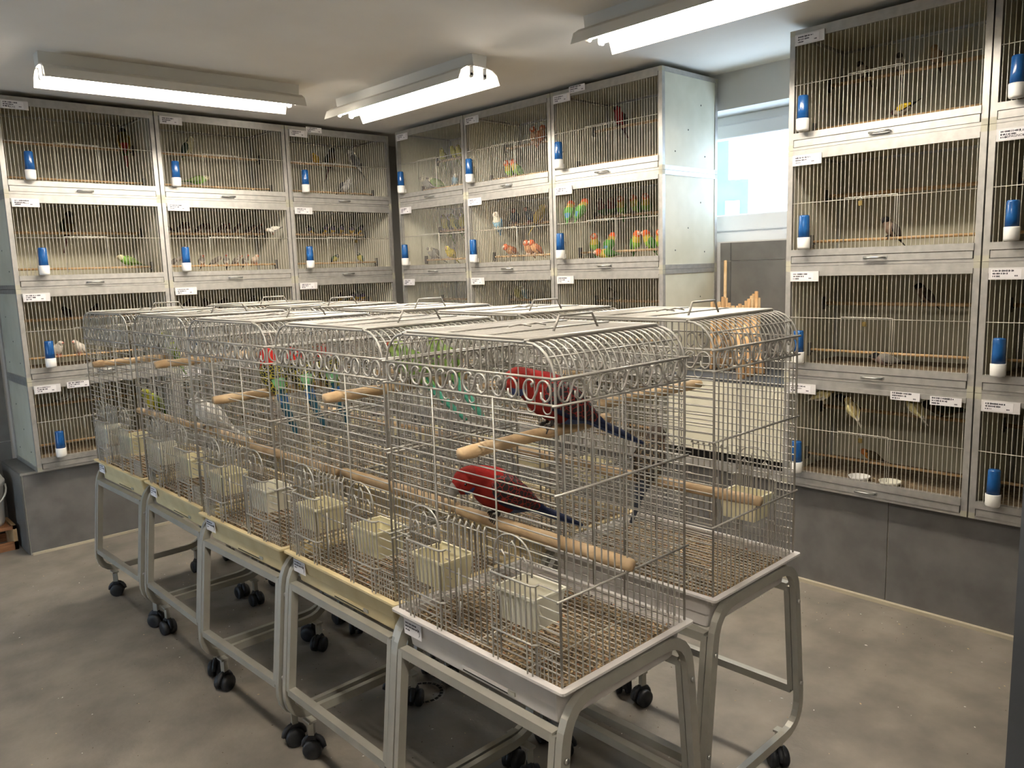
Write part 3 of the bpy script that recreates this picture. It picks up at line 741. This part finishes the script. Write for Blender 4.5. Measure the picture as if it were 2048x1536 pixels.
SCAL_R = scallop('feather_red_black', '#8c2019', '#171013'); SCAL_D = scallop('feather_mottled', '#8a7558', '#35302c'); SCAL_Y = scallop('feather_yellow_black', '#c2b53a', '#1a1c18')
EYE_M = mat('eye', '#0b0a0a', .1)
def catmull(vals, sub):
    out = []; N = len(vals)
    for i in range(N - 1):
        p0, p1, p2, p3 = vals[max(i - 1, 0)], vals[i], vals[i + 1], vals[min(i + 2, N - 1)]
        for j in range(sub):
            t = j / sub
            out.append(tuple(.5 * (2 * b + (c - a) * t + (2 * a - 5 * b + 4 * c - d) * t * t + (3 * b - a - 3 * c + d) * t ** 3) for a, b, c, d in zip(p0, p1, p2, p3)))
    out.append(vals[-1]); return out
_BM = {}
def bird_mesh(sp, pitch, hd=None):
    key = (sp, pitch, hd)
    if key in _BM: return _BM[key]
    S = SPECIES[sp]; L, T = S['L'], S['T']; parrot = S.get('parrot', True); n = 14
    C_ = {q: (v if not isinstance(v, str) else bmat(v)) for q, v in S['c'].items()}
    g = lambda q, alt='back': C_.get(q, C_[alt])
    p = math.radians(pitch); e = Vector((math.cos(p), 0, math.sin(p))); nr = Vector((math.sin(p), 0, -math.cos(p)))
    kk = .22 * math.sin(p); C = e * kk * L - nr * .29 * L
    B = lambda t: C + e * L * t
    ta = p - math.radians(S.get('drop', 6)); td = Vector((math.cos(ta), 0, math.sin(ta)))
    h = math.radians(pitch * .25 if hd is None else hd); hv = Vector((math.cos(h), 0, math.sin(h))); q = p * .75 + .25
    if hd is not None: q = (p + h) / 2
    hc = B(.30) + Vector((math.cos(q), 0, math.sin(q))) * L * .17; hs = S.get('hs', 1.0)
    tw = 1.55 if T > .14 else 1.0
    key_r = [(B(-.5) - td * T, .035 * tw, .008 * tw * tw, 0), (B(-.5) - td * T * .5, .06 * tw, .022 * tw * tw, 0), (B(-.5), .085 * (.5 + tw / 2), .06, 0), (B(-.38), .15, .125, 1), (B(-.2), .225, .215, 1), (B(0), .26, .255, 1), (B(.17), .235, .24, 2), (B(.3), .18, .185, 2),
             (hc - hv * L * .05, .155 * hs, .16 * hs, 3), (hc + hv * L * .04, .15 * hs, .155 * hs, 3), (hc + hv * L * .11, .105 * hs, .11 * hs, 4)]
    if parrot: key_r += [(hc + hv * L * .15, .055, .085, 5), (hc + hv * L * .185 + Vector((0, 0, -.035 * L)), .035, .06, 5), (hc + hv * L * .19 + Vector((0, 0, -.095 * L)), .006, .008, 5)]
    else: key_r += [(hc + hv * L * .16, .045, .05, 5), (hc + hv * L * .25 + Vector((0, 0, -.012 * L)), .006, .006, 5)]
    sub = 3; ctr = catmull([tuple(a[0]) + (a[1], a[2]) for a in key_r], sub); rings = []; N = len(ctr)
    for i, c in enumerate(ctr):
        a, b = Vector(ctr[max(i - 1, 0)][:3]), Vector(ctr[min(i + 1, N - 1)][:3]); t = (b - a).normalized(); up = Vector((-t.z, 0, t.x))
        if i > sub * 8.5: up = Vector((-hv.z, 0, hv.x)) if not parrot or i < sub * 11 else up
        ww, hh = max(c[3], .004) * L, max(c[4], .004) * L
        rings.append([Vector(c[:3]) + Vector((0, 1, 0)) * ww * math.cos(2 * PI * j / n) + up * hh * math.sin(2 * PI * j / n) for j in range(n)])
    k = MB()
    for i in range(N - 1):
        reg = key_r[min(len(key_r) - 1, int(i / sub + .5))][3]
        for j in range(n):
            j2 = (j + 1) % n; sn = math.sin(2 * PI * (j + .5) / n)
            if reg == 0: m = g('tail') if sn > -.3 else g('vent', 'tail')
            elif reg == 1: m = (g('rump') if i < sub * 4 else g('back')) if sn > .1 else (g('vent', 'belly') if i < sub * 4 else g('belly'))
            elif reg == 2: m = g('nape') if sn > .35 else g('chest', 'belly')
            elif reg == 3: m = g('crown', 'head') if sn > .3 else (g('cheek', 'head') if sn < -.25 else g('head'))
            elif reg == 4: m = g('face', 'head')
            else: m = g('beak')
            o = len(k.v)
            k.add([rings[i][j], rings[i][j2], rings[i + 1][j2], rings[i + 1][j]], [(0, 1, 2, 3)], m, True)
    # weld is done below; folded wings
    upv = -nr
    for s in (-1, 1):
        wr = []; prof = [(.27, .02, .10), (.20, .115, .20), (.02, .175, .245), (-.18, .165, .225), (-.36, .11, .165), (-.52, .06, .10), (-.52 - .28 * min(1, T / L), .012, .05)]
        prof = catmull([tuple(a) for a in prof], 2)
        for t, hh, off in prof:
            cc = B(t) + upv * L * .045 + Vector((0, s * off * L, 0))
            wr.append([cc + upv * hh * L * math.cos(2 * PI * j / 8) + Vector((0, s, 0)) * .035 * L * math.sin(2 * PI * j / 8) - Vector((0, s, 0)) * .02 * L * (math.cos(2 * PI * j / 8) ** 2) for j in range(8)])
        for i in range(len(wr) - 1):
            for j in range(8):
                lowr = math.cos(2 * PI * (j + .5) / 8) < -.6
                m = g('wing2', 'wing') if (i >= 10 or (lowr and i > 1)) else g('wing')
                k.add([wr[i][j], wr[i][(j + 1) % 8], wr[i + 1][(j + 1) % 8], wr[i + 1][j]], [(0, 1, 2, 3)], m, True)
        ec = hc + hv * L * .05 + Vector((0, s * .142 * hs * L, .03 * L))
        k.lathe([(0, -.018 * L), (.016 * L, -.008 * L), (.016 * L, .008 * L), (0, .018 * L)], EYE_M, ec, 7, 'y', False)
        fy = s * .085 * L
        k.tube([C * .45 + Vector((0, fy, 0)), Vector((-.0 * L, fy, .03 * L)), Vector((.01 * L, fy, .004))], [.03 * L, .02 * L, .016 * L], g('leg', 'beak'), 5)
        for dx in (-.05, .0, .05): k.tube([(0, fy, .006), (.05 * L, fy + dx * L, .004), (.085 * L, fy + dx * L * 1.3, -.012)], .010 * L, g('leg', 'beak'), 4)
    if S.get('crest'):
        k.tube([hc + Vector((0, 0, .13 * L)), hc + Vector((-.08 * L, 0, .26 * L)), hc + Vector((-.2 * L, 0, .34 * L))], [.03 * L, .02 * L, .004 * L], g('crown', 'head'), 5)
    import bmesh
    me = k.mesh('bird_' + sp); b = bmesh.new(); b.from_mesh(me); bmesh.ops.remove_doubles(b, verts=b.verts, dist=1e-5); b.to_mesh(me); b.free(); me.update()
    _BM[key] = me; return me
BK = '#1c1a1b'; OR = '#d9742c'
def sc(L, T, parrot=True, hs=1.0, drop=6, crest=False, **c): return dict(L=L, T=T, parrot=parrot, hs=hs, drop=drop, crest=crest, c=c)
SPECIES = {
 'rosella': sc(.215, .155, back=SCAL_R, belly='#83201a', chest='#88211a', head='#8c221b', crown='#861f19', cheek='#4a5888', rump='#7e241c', tail='#232a44', vent='#4d5d84', wing=SCAL_R, wing2='#272f4e', beak='#8f8b86', leg='#54504c', nape='#981a17'),
 'eastern': sc(.162, .16, back=SCAL_Y, belly='#d5cf3c', chest='#cf2d22', head='#d32c24', cheek='#e9e4dc', rump='#7fc08a', tail='#1d4b5c', vent='#c7c13c', wing=SCAL_Y, wing2='#2c5f9a', beak='#b5ada3', nape='#cf2d22'),
 'green': sc(.152, .17, back='#6f8a44', belly='#829c54', head='#84994e', tail='#3f8a72', wing='#789a46', wing2='#5e8a4c', beak='#b5483a', leg='#77706a'),
 'dark_parrot': sc(.17, .12, back=SCAL_D, belly=SCAL_D, head='#5a4e44', tail='#3a3e48', wing=SCAL_D, wing2='#454a56', beak='#6a645c', chest='#7a5c44'),
 'white_parrot': sc(.17, .13, crest=True, back='#e6e2da', belly='#efebe4', head='#eeeae2', tail='#dedad0', wing='#e8e4dc', beak='#6d6660', leg='#77706a'),
 'yellow_parrot': sc(.12, .10, back='#d0b82a', belly='#e3cf3a', head='#e6d23e', tail='#b9b040', wing='#cdb52c', wing2='#a9a23a', beak='#c9a890'),
 'yellowgreen': sc(.13, .11, back='#8f9a34', belly='#c5bc3c', head='#a8a838', tail='#5b7434', wing='#7f9034', wing2='#4f6a38', beak='#8a8070'),
 'blueyellow': sc(.12, .11, back='#4a6f9e', belly='#d0cf6a', head='#e2dd6e', tail='#2c4c80', wing='#54739c', beak='#b8a080'),
 'conure_red': sc(.145, .12, back='#7a6a2e', belly='#c2472a', chest='#c9a23a', head='#3a3330', crown='#2f2a28', rump='#a03428', tail='#9c2f2c', wing='#b8902c', wing2='#4d5a2c', beak='#2a2726'),
 'conure_dark': sc(.14, .11, back='#2f2f22', belly='#5c4a2c', chest='#4a3d2c', head='#29231f', tail='#4a2422', wing='#2c3320', beak='#26221f'),
 'pale_parrot': sc(.13, .06, back='#59655a', belly='#cfc9a0', chest='#d8cfa6', head='#d6cfae', tail='#9a9a78', wing='#4a5a4c', beak='#a89a80'),
 'green_budgie': sc(.115, .07, back='#6f9448', belly='#7fae50', head='#d8d2a8', tail='#4d7044', wing='#7a8f52', beak='#b8a888'),
 'blue_budgie': sc(.10, .08, back='#8fa6b4', belly='#7fa9c4', head='#dfe0dc', tail='#3f5f8a', wing='#9aa6ac', wing2='#6d7880', beak='#b8a888'),
 'yellow_budgie': sc(.10, .08, back='#b8b050', belly='#d8cf5a', head='#e0d86a', tail='#8a9050', wing='#a8a458', wing2='#8a8a5c', beak='#b8a888'),
 'grey_cockatiel': sc(.14, .14, crest=True, back='#8c8a86', belly='#a6a39e', head='#c9c3ae', tail='#77757a', wing='#86847f', wing2='#c9c6c0', beak='#8a837c'),
 'pied_cockatiel': sc(.14, .13, crest=True, back='#9a989a', belly='#d2cfcc', head='#dcd8d2', tail='#3f3d42', wing='#6a686c', wing2='#e0dcd8', beak='#8a837c'),
 'canary': sc(.10, .045, False, back='#d6a91c', belly='#e8bd28', head='#e6b824', tail='#b8901c', wing='#d0a020', beak='#c9a078'),
 'yellow_bird': sc(.125, .09, back='#cfa828', belly='#dcc03a', head='#d8bc38', tail='#b8a040', wing='#c8a22c', wing2='#5c5a34', beak='#c0a890'),
 'zebra': sc(.078, .036, False, 1.1, back='#7f766c', belly='#cfc6b8', chest='#8f867c', head='#8a8278', cheek='#b5805a', tail='#2c2826', wing='#6f665c', beak='#c8502c', leg='#b8703c'),
 'zebra_dark': sc(.078, .036, False, 1.1, back='#4a3a32', belly='#b8a494', chest='#5c4438', head='#48342e', tail='#241e1c', wing='#3f302a', beak='#a8452c', leg='#8a5a3c'),
 'pied_finch': sc(.085, .04, False, 1.0, back='#cfc8bc', belly='#e6e0d6', head='#d8cfc2', tail='#242022', wing='#d8d2c6', wing2='#2c282a', beak='#c88a60'),
 'cream_finch': sc(.08, .036, False, 1.1, back='#d8bfa8', belly='#e2cdb8', head='#dcc2aa', tail='#cbb09a', wing='#d2b69e', beak='#cf6a48'),
 'gouldian': sc(.085, .04, False, 1.0, back='#4c5a34', belly='#d2a62c', chest='#5c4a6a', head=BK, tail='#24241f', wing='#3c4a30', wing2='#2a2c24', beak='#b8a8a0'),
 'greenfinch': sc(.085, .04, False, 1.0, back='#5f6e48', belly='#c0b45a', head='#4c5a50', tail='#2c3a3c', wing='#4f6a4a', wing2='#3a5a78', beak='#a89a90'),
 'white_dove': sc(.11, .06, False, .9, back='#e2d8ca', belly='#efe6da', head='#ebe0d2', tail='#dcd0c0', wing='#e4d9cb', beak='#d89a8a', leg='#c87a6a'),
 'dark_finch': sc(.09, .045, False, 1.0, back='#2f2926', belly='#4a3c34', head='#1f1b1a', tail='#1c1918', wing='#28231f', beak='#5a5450'),
 'lovebird': sc(.118, .036, True, 1.2, back='#4f8a34', belly='#86b53c', chest='#c9b03c', head='#e0662a', crown='#d85a28', cheek='#e88a3c', rump='#4a7fa0', tail='#4c8a3c', wing='#4a8236', wing2='#3c5a34', beak='#e0c8b0', nape='#a88a34', leg='#9a8a80'),
 'lovebird_dark': sc(.118, .036, True, 1.2, back='#2f4a2a', belly='#4f6a34', chest='#7a3a2c', head='#6a2a24', crown='#5a2420', tail='#2c4a34', wing='#2a4228', wing2='#20302a', beak='#b89a8a', nape='#4a3428'),
 'lovebird_orange': sc(.112, .034, True, 1.2, back='#c8703a', belly='#e0a06a', head='#d8602c', tail='#b87a4a', wing='#c06a3c', wing2='#8a5a44', beak='#e0c8b0'),
 'lovebird_blue': sc(.118, .036, True, 1.15, back='#5f93b8', belly='#8fc0d8', chest='#e2d8c4', head='#e6dccb', tail='#4a7a9c', wing='#4f86ae', wing2='#2c4660', beak='#dcc4ac'),
 'darkblue': sc(.12, .05, True, 1.1, back='#2a3550', belly='#33425c', head='#2c3040', face='#a83a34', tail='#1f2a44', wing='#26304a', beak='#b85a50'),
 'red_parrot': sc(.13, .06, True, 1.1, back='#5a2024', belly='#9c2a2c', head='#a82c30', crown='#2a2024', tail='#4a2026', wing='#3a2024', beak='#3a3434'),
 'blackcap': sc(.09, .045, False, 1.0, back='#7a6a58', belly='#b5a896', head='#3a332e', crown='#241f1c', tail='#3c342e', wing='#5f5244', beak='#5a5450'),
 'brown_finch': sc(.095, .045, False, 1.05, back='#8a6a48', belly='#b09472', head='#9c7a54', tail='#4c3e30', wing='#6f5640', beak='#8a7a68'),
 'goldfinch': sc(.085, .045, False, 1.0, back='#6f5a48', belly='#b5a898', head='#3a2a28', face='#a83028', tail='#1a1818', wing='#d8b42c', wing2='#181616', beak='#c8b8a8'),
 'bullfinch': sc(.105, .05, False, 1.1, back='#75675c', belly='#86705f', head='#1d1a1a', crown='#161414', cheek='#7c6657', tail='#1c1a1a', wing='#5c524c', wing2='#2a2626', beak='#2a2727'),
 'bullfinch_grey': sc(.105, .055, False, 1.1, back='#8d8780', belly='#a08a80', head='#2a2626', crown='#1a1717', cheek='#a08478', tail='#2c2a2a', wing='#827c76', wing2='#3a3636', beak='#2a2727'),
 'brambling': sc(.10, .05, False, 1.0, back='#9c8a5c', belly='#dcd8cc', chest='#cdbd86', head='#a08a56', tail='#8a8272', wing='#b5a878', wing2='#c9c2b0', beak='#b8a888'),
 'robin': sc(.085, .045, False, 1.05, back='#5c4e34', belly='#a8803c', chest='#b5742c', head='#b5703a', tail='#3a3226', wing='#4c422e', beak='#7a6a58'),
}
CAT = 'bird'
def bird(name, sp, loc, yaw, pitch, label, group=None, hd=None, cling=None):
    o = put(name, bird_mesh(sp, pitch, hd), None, loc, yaw)
    if cling: o.rotation_euler = cling
    return tag(o, label, CAT, group)
SHORT = {('A', 0): 'cage above the bucket', ('A', 1): 'middle cage on the back wall', ('A', 2): 'back-wall cage at the dark corner', ('B', 0): 'window-wall cage at the dark corner',
         ('B', 1): 'middle cage on the window wall', ('B', 2): 'cage adjoining the window', ('C', 0): 'cage across the window', ('C', 1): 'cage beside the pillar'}
def cage_bird(bk_, col, row, px, py, lvl, name, sp, face, pitch, desc, grp=None, hd=None):
    """lvl: u upper perch, l lower perch, c clinging inside the wires, f on the bedding"""
    b = BANK[bk_]; ax = 'y' if bk_ == 'A' else 'x'; base = b['o'][1] if bk_ == 'A' else b['o'][0]
    dep, z = {'u': (PER_U[0], PER_U[1] + .0085), 'l': (PER_L[0], PER_L[1] + .0065), 'c': (.022, 0), 'f': (.13, .0635)}[lvl]
    p = at(px, py, ax, base + dep); u = to_u(bk_, col, p); S = SPECIES[sp]
    zz = (p.z - .2 * S['L']) if lvl == 'c' else ROWZ[row] + z
    out = Vector((0, -1, 0)) if bk_ == 'A' else Vector((-1, 0, 0)); right = Vector((1, 0, 0)) if bk_ == 'A' else Vector((0, -1, 0))
    f = math.radians(face); d = out * math.cos(f) + right * math.sin(f); yaw = math.atan2(d.y, d.x)
    me = bird_mesh(sp, pitch, hd); rot = Matrix.Rotation(yaw, 3, 'Z'); vs = [rot @ v.co for v in me.vertices]
    lat = [v.dot(right) for v in vs]; dp = [-v.dot(out) for v in vs]
    if lvl == 'c': dep = max(dep, .0115 - min(dp))
    PEND.setdefault((bk_, col, row, lvl), []).append(dict(u=u, u0=u, lo=min(lat), hi=max(lat), dep=dep, z=zz, args=(name, sp, yaw, pitch, f'{desc} in the {ROWN[row]} {SHORT[bk_, col]}', grp, hd)))
def place_birds():
    for (bk_, col, row, lvl), L_ in PEND.items():
        Wd = UNITS[bk_, col, row][2]; a, b = .034, Wd - .034; L_.sort(key=lambda q: q['u'] + (q['lo'] + q['hi']) / 2)
        for it in range(200):
            for p, q in zip(L_, L_[1:]):
                gap = (q['u'] + q['lo']) - (p['u'] + p['hi']) - .0015
                if gap < 0 and lvl != 'c': p['u'] += gap / 2; q['u'] -= gap / 2
            for q in L_: q['u'] = min(max(q['u'], a - q['lo']), b - q['hi'])
        for q in L_:
            n_, sp, yaw, pi_, lb, g_, hd = q['args']; bird(n_, sp, wpos(bk_, col, q['u'], q['dep'], q['z']), yaw, pi_, lb, g_, hd)
PEND = {}
def flock(bk_, col, row, lvl, name, sp, desc, spots, grp):
    for i, (px, py, face, pitch) in enumerate(spots): cage_bird(bk_, col, row, px, py, lvl, name, sp, face, pitch, desc, grp)
cb_ = cage_bird
cb_('A', 0, 0, 247, 275, 'u', 'conure', 'conure_red', 165, 66, 'red and yellow conure with dark head')
cb_('A', 0, 1, 142, 450, 'u', 'conure', 'conure_dark', 20, 72, 'dark brown long-tailed conure')
cb_('A', 0, 1, 272, 533, 'l', 'budgerigar', 'green_budgie', -80, 18, 'pale headed green budgerigar')
cb_('A', 1, 0, 381, 288, 'u', 'parrot', 'pale_parrot', 50, 62, 'pale breasted parrot with dark wing')
cb_('A', 1, 0, 397, 366, 'l', 'budgerigar', 'green_budgie', 85, 10, 'green bird with cream head')
cb_('A', 2, 0, 629, 309, 'u', 'canary', 'canary', 170, 40, 'round bright yellow canary')
cb_('A', 2, 0, 665, 312, 'u', 'conure', 'conure_dark', 10, 68, 'dark upright conure')
cb_('A', 2, 0, 716, 335, 'u', 'cockatiel', 'pied_cockatiel', -150, 62, 'pied grey cockatiel on upper perch')
cb_('A', 2, 0, 691, 368, 'l', 'cockatiel', 'pied_cockatiel', 0, 22, 'pied grey cockatiel on lower perch')
flock('A', 1, 1, 'u', 'finch', 'zebra_dark', 'dark brown finch on upper perch', [(361, 464, -80, 15), (387, 457, 20, 55), (396, 458, -20, 60), (404, 461, 60, 40), (423, 462, -30, 50), (439, 460, 60, 45), (489, 457, 0, 60), (502, 458, 40, 50), (516, 464, 80, 30), (527, 462, 10, 55)], 'dark finches on one perch')
cb_('A', 1, 1, 552, 461, 'c', 'finch', 'pied_finch', -100, -12, 'black and white finch clinging to wires')
flock('A', 1, 1, 'l', 'zebra_finch', 'zebra', 'grey zebra finch on lower perch', [(351, 524, 70, 30), (406, 521, 0, 55), (431, 520, 90, 30), (457, 520, -20, 60), (471, 520, 50, 45), (493, 519, 15, 55)], 'zebra finches on one perch')
cb_('A', 1, 1, 511, 520, 'l', 'finch', 'cream_finch', 10, 40, 'cream coloured finch on lower perch')
flock('A', 2, 1, 'u', 'gouldian_finch', 'gouldian', 'black-headed yellow-bellied finch on upper perch', [(621, 460, -70, 30), (651, 457, 30, 50), (666, 458, 0, 55), (684, 457, 20, 60), (709, 454, -20, 55), (725, 458, 40, 50)], 'black-headed finches on one perch')
cb_('A', 2, 1, 671, 525, 'l', 'finch', 'greenfinch', 0, 25, 'round greenish finch facing out')
cb_('A', 2, 1, 720, 521, 'l', 'finch', 'greenfinch', -60, 45, 'greenish finch turned sideways')
flock('A', 0, 2, 'u', 'finch', 'dark_finch', 'dark finch on upper perch', [(133, 624, -40, 35), (191, 612, 20, 50)], 'dark finches above the bucket')
flock('A', 0, 2, 'l', 'dove', 'white_dove', 'small white dove on lower perch', [(116, 696, 30, 45), (156, 694, -50, 45)], 'small white doves')
flock('A', 1, 2, 'u', 'finch', 'dark_finch', 'dark finch on upper perch', [(376, 604, 20, 50), (412, 599, -30, 50), (441, 600, 60, 40), (505, 594, 0, 50), (527, 595, 30, 45)], 'dark finches in the middle column')
flock('A', 2, 2, 'u', 'gouldian_finch', 'gouldian', 'black-headed yellow-bellied finch on upper perch', [(694, 591, -10, 50), (704, 594, 60, 40), (726, 588, 0, 55), (737, 588, -30, 50)], 'black-headed finches in the third row')
flock('A', 0, 3, 'u', 'finch', 'pied_finch', 'grey and white finch on upper perch', [(143, 808, 80, 20), (162, 809, -60, 20)], 'grey and white finches')
flock('B', 0, 0, 'u', 'budgerigar', 'yellow_budgie', 'pale yellow budgerigar on upper perch', [(884, 312, 30, 60), (905, 306, -10, 62), (917, 312, 20, 60)], 'yellow budgerigars, top row')
cb_('B', 0, 0, 858, 369, 'l', 'budgerigar', 'green_budgie', -70, 25, 'green budgerigar on lower perch')
cb_('B', 0, 0, 874, 366, 'l', 'budgerigar', 'blue_budgie', 60, 35, 'pale blue budgerigar on lower perch')
cb_('B', 0, 0, 842, 374, 'l', 'budgerigar', 'grey_cockatiel', 10, 20, 'grey bird on lower perch')
flock('B', 0, 1, 'u', 'budgerigar', 'yellowgreen', 'yellow-green parakeet on upper perch', [(884, 455, 10, 60), (907, 450, -20, 60), (922, 449, 30, 60)], 'yellow-green parakeets')
cb_('B', 0, 1, 852, 507, 'l', 'cockatiel', 'grey_cockatiel', 20, 24, 'slim grey cockatiel')
cb_('B', 0, 1, 900, 506, 'l', 'canary', 'yellow_parrot', 20, 34, 'bright yellow upright bird')
flock('B', 1, 0, 'u', 'lovebird', 'lovebird_orange', 'orange lovebird on upper perch', [(1067, 276, 20, 60), (1085, 273, -160, 60)], 'orange lovebirds, top row')
flock('B', 1, 0, 'l', 'lovebird', 'lovebird', 'orange-headed green lovebird on lower perch', [(1016, 335, 10, 55), (1030, 335, -20, 55)], 'green lovebirds, top row')
cb_('B', 1, 1, 988, 449, 'c', 'lovebird', 'lovebird_blue', 25, 62, 'light blue lovebird with white head')
flock('B', 1, 1, 'u', 'parrot', 'darkblue', 'dark blue parrot with red face', [(1021, 433, 30, 55), (1058, 433, -10, 55)], 'dark blue parrots')
cb_('B', 1, 1, 1084, 433, 'u', 'parrot', 'yellow_bird', 150, 62, 'long yellow parrot')
flock('B', 1, 1, 'l', 'lovebird', 'lovebird_orange', 'orange lovebird on lower perch', [(1021, 516, 0, 20), (1057, 512, 10, 45), (1070, 512, -20, 45)], 'orange lovebirds, second row')
cb_('B', 1, 2, 1034, 589, 'u', 'budgerigar', 'yellow_budgie', 20, 60, 'pale yellow budgerigar')
cb_('B', 1, 2, 1048, 587, 'u', 'budgerigar', 'blue_budgie', -10, 60, 'blue-grey budgerigar')
cb_('B', 2, 0, 1237, 245, 'u', 'parrot', 'red_parrot', 0, 60, 'dark red parrot')
flock('B', 2, 1, 'u', 'lovebird', 'lovebird', 'green lovebird with orange head on upper perch', [(1238, 418, 20, 62), (1269, 424, -10, 60), (1290, 411, 30, 60)], 'lovebirds on the upper perch')
cb_('B', 2, 1, 1128, 428, 'c', 'lovebird', 'lovebird', -160, 58, 'lovebird with orange face climbing the wires')
cb_('B', 2, 1, 1154, 424, 'c', 'lovebird', 'lovebird', 165, 58, 'second orange-faced lovebird climbing wires')
flock('B', 2, 1, 'u', 'lovebird', 'lovebird_dark', 'dark brown-headed lovebird on upper perch', [(1204, 421, 0, 58), (1217, 420, 30, 58)], 'dark lovebirds')
flock('B', 2, 1, 'l', 'lovebird', 'lovebird', 'green lovebird with orange head on lower perch', [(1188, 484, 30, 66), (1224, 487, 170, 60), (1274, 484, 60, 62), (1297, 480, -40, 62), (1316, 474, 20, 60)], 'lovebirds on the lower perch')
cb_('B', 2, 1, 1213, 505, 'f', 'lovebird', 'lovebird', -30, 5, 'green lovebird stooping on the floor')
cb_('B', 2, 2, 1222, 592, 'u', 'finch', 'blackcap', 10, 50, 'grey-brown finch')
flock('C', 0, 0, 'u', 'finch', 'blackcap', 'black-capped grey-brown finch on upper perch', [(1724, 138, -20, 50), (1799, 128, 10, 55)], 'black-capped finches')
cb_('C', 0, 0, 1872, 114, 'u', 'finch', 'brown_finch', 0, 45, 'plump light brown finch on upper perch')
cb_('C', 0, 0, 1807, 222, 'l', 'goldfinch', 'goldfinch', -100, -18, 'goldfinch with yellow wing bar, tail raised,')
cb_('C', 0, 1, 1778, 454, 'l', 'bullfinch', 'bullfinch', -40, 52, 'stout brown bullfinch with black cap')
cb_('C', 0, 2, 1846, 595, 'u', 'bullfinch', 'bullfinch', -60, 50, 'dark brown bullfinch on upper perch')
cb_('C', 0, 2, 1772, 722, 'f', 'bullfinch', 'bullfinch_grey', -70, 12, 'grey black-capped bullfinch on the floor')
flock('C', 0, 3, 'c', 'brambling', 'brambling', 'yellow-breasted pale-bellied finch clinging to wires', [(1643, 795, 100, 30), (1694, 824, -120, 50), (1820, 820, -110, 48)], 'finches clinging to wires')
cb_('C', 0, 3, 1692, 803, 'u', 'finch', 'dark_finch', -60, 30, 'dark finch behind clinging finches')
cb_('C', 0, 3, 1886, 825, 'u', 'blackbird', 'conure_dark', -80, 6, 'dark long-tailed bird lying level')
cb_('C', 0, 3, 1742, 905, 'l', 'robin', 'robin', -75, 22, 'small orange-faced olive bird')
place_birds()
# parrots in the trolley cages
OUT = 'outer row'
r1 = bird('crimson_rosella', 'rosella', (1.334, 1.301, 1.182), PI - .5, 33, 'crimson parrot with long blue tail on the high perch of the white-trayed cage', None, 4)
r2 = bird('crimson_rosella', 'rosella', (1.316, 1.485, .924), PI - .4, 32, 'hunched crimson parrot on the low perch of the white-trayed cage', None, -30)
bird('parrot', 'dark_parrot', (1.908, 1.42, .924), 0.15, 58, 'dark mottled parrot on the low perch of the white-trayed cage facing the window')
for x_, a_ in ((1.345, .25), (1.475, -.1)):
    bird('green_parakeet', 'green', (x_, 1.89, 1.243), PI / 2 + a_, 42, 'long-tailed green parakeet on the high perch of the fourth outer-row cage', 'green parakeets sharing a perch')
for x_, a_, p_ in ((1.262, .0, 58), (1.366, 0, 55), (1.470, 0, 60)):
    bird('eastern_rosella', 'eastern', (x_, 2.598, 1.168), PI / 2 + a_, p_, 'red-headed yellow and green parrot on the high perch of the third outer-row cage', 'red-headed parrots sharing a perch')
bird('white_parrot', 'white_parrot', (1.332, 3.36, .924), PI / 2 + .65, 34, 'white crested parrot on the low perch of the second outer cage')
bird('yellow_parakeet', 'yellow_parrot', (1.25, 3.36, .719), PI / 2, 9, 'yellow parakeet on the floor grate below the white parrot')
bird('parakeet', 'yellowgreen', (1.318, 4.02, .924), PI + .3, 50, 'yellow-green parakeet on the low perch beside the back wall')
bird('parakeet', 'yellowgreen', (1.40, 3.937, 1.200), PI / 2 + .2, 55, 'yellow-green parakeet on the rope-like high perch')
bird('parakeet', 'blueyellow', (1.915, 3.95, .924), PI, 50, 'blue and yellow parakeet in the cage beside the back wall')
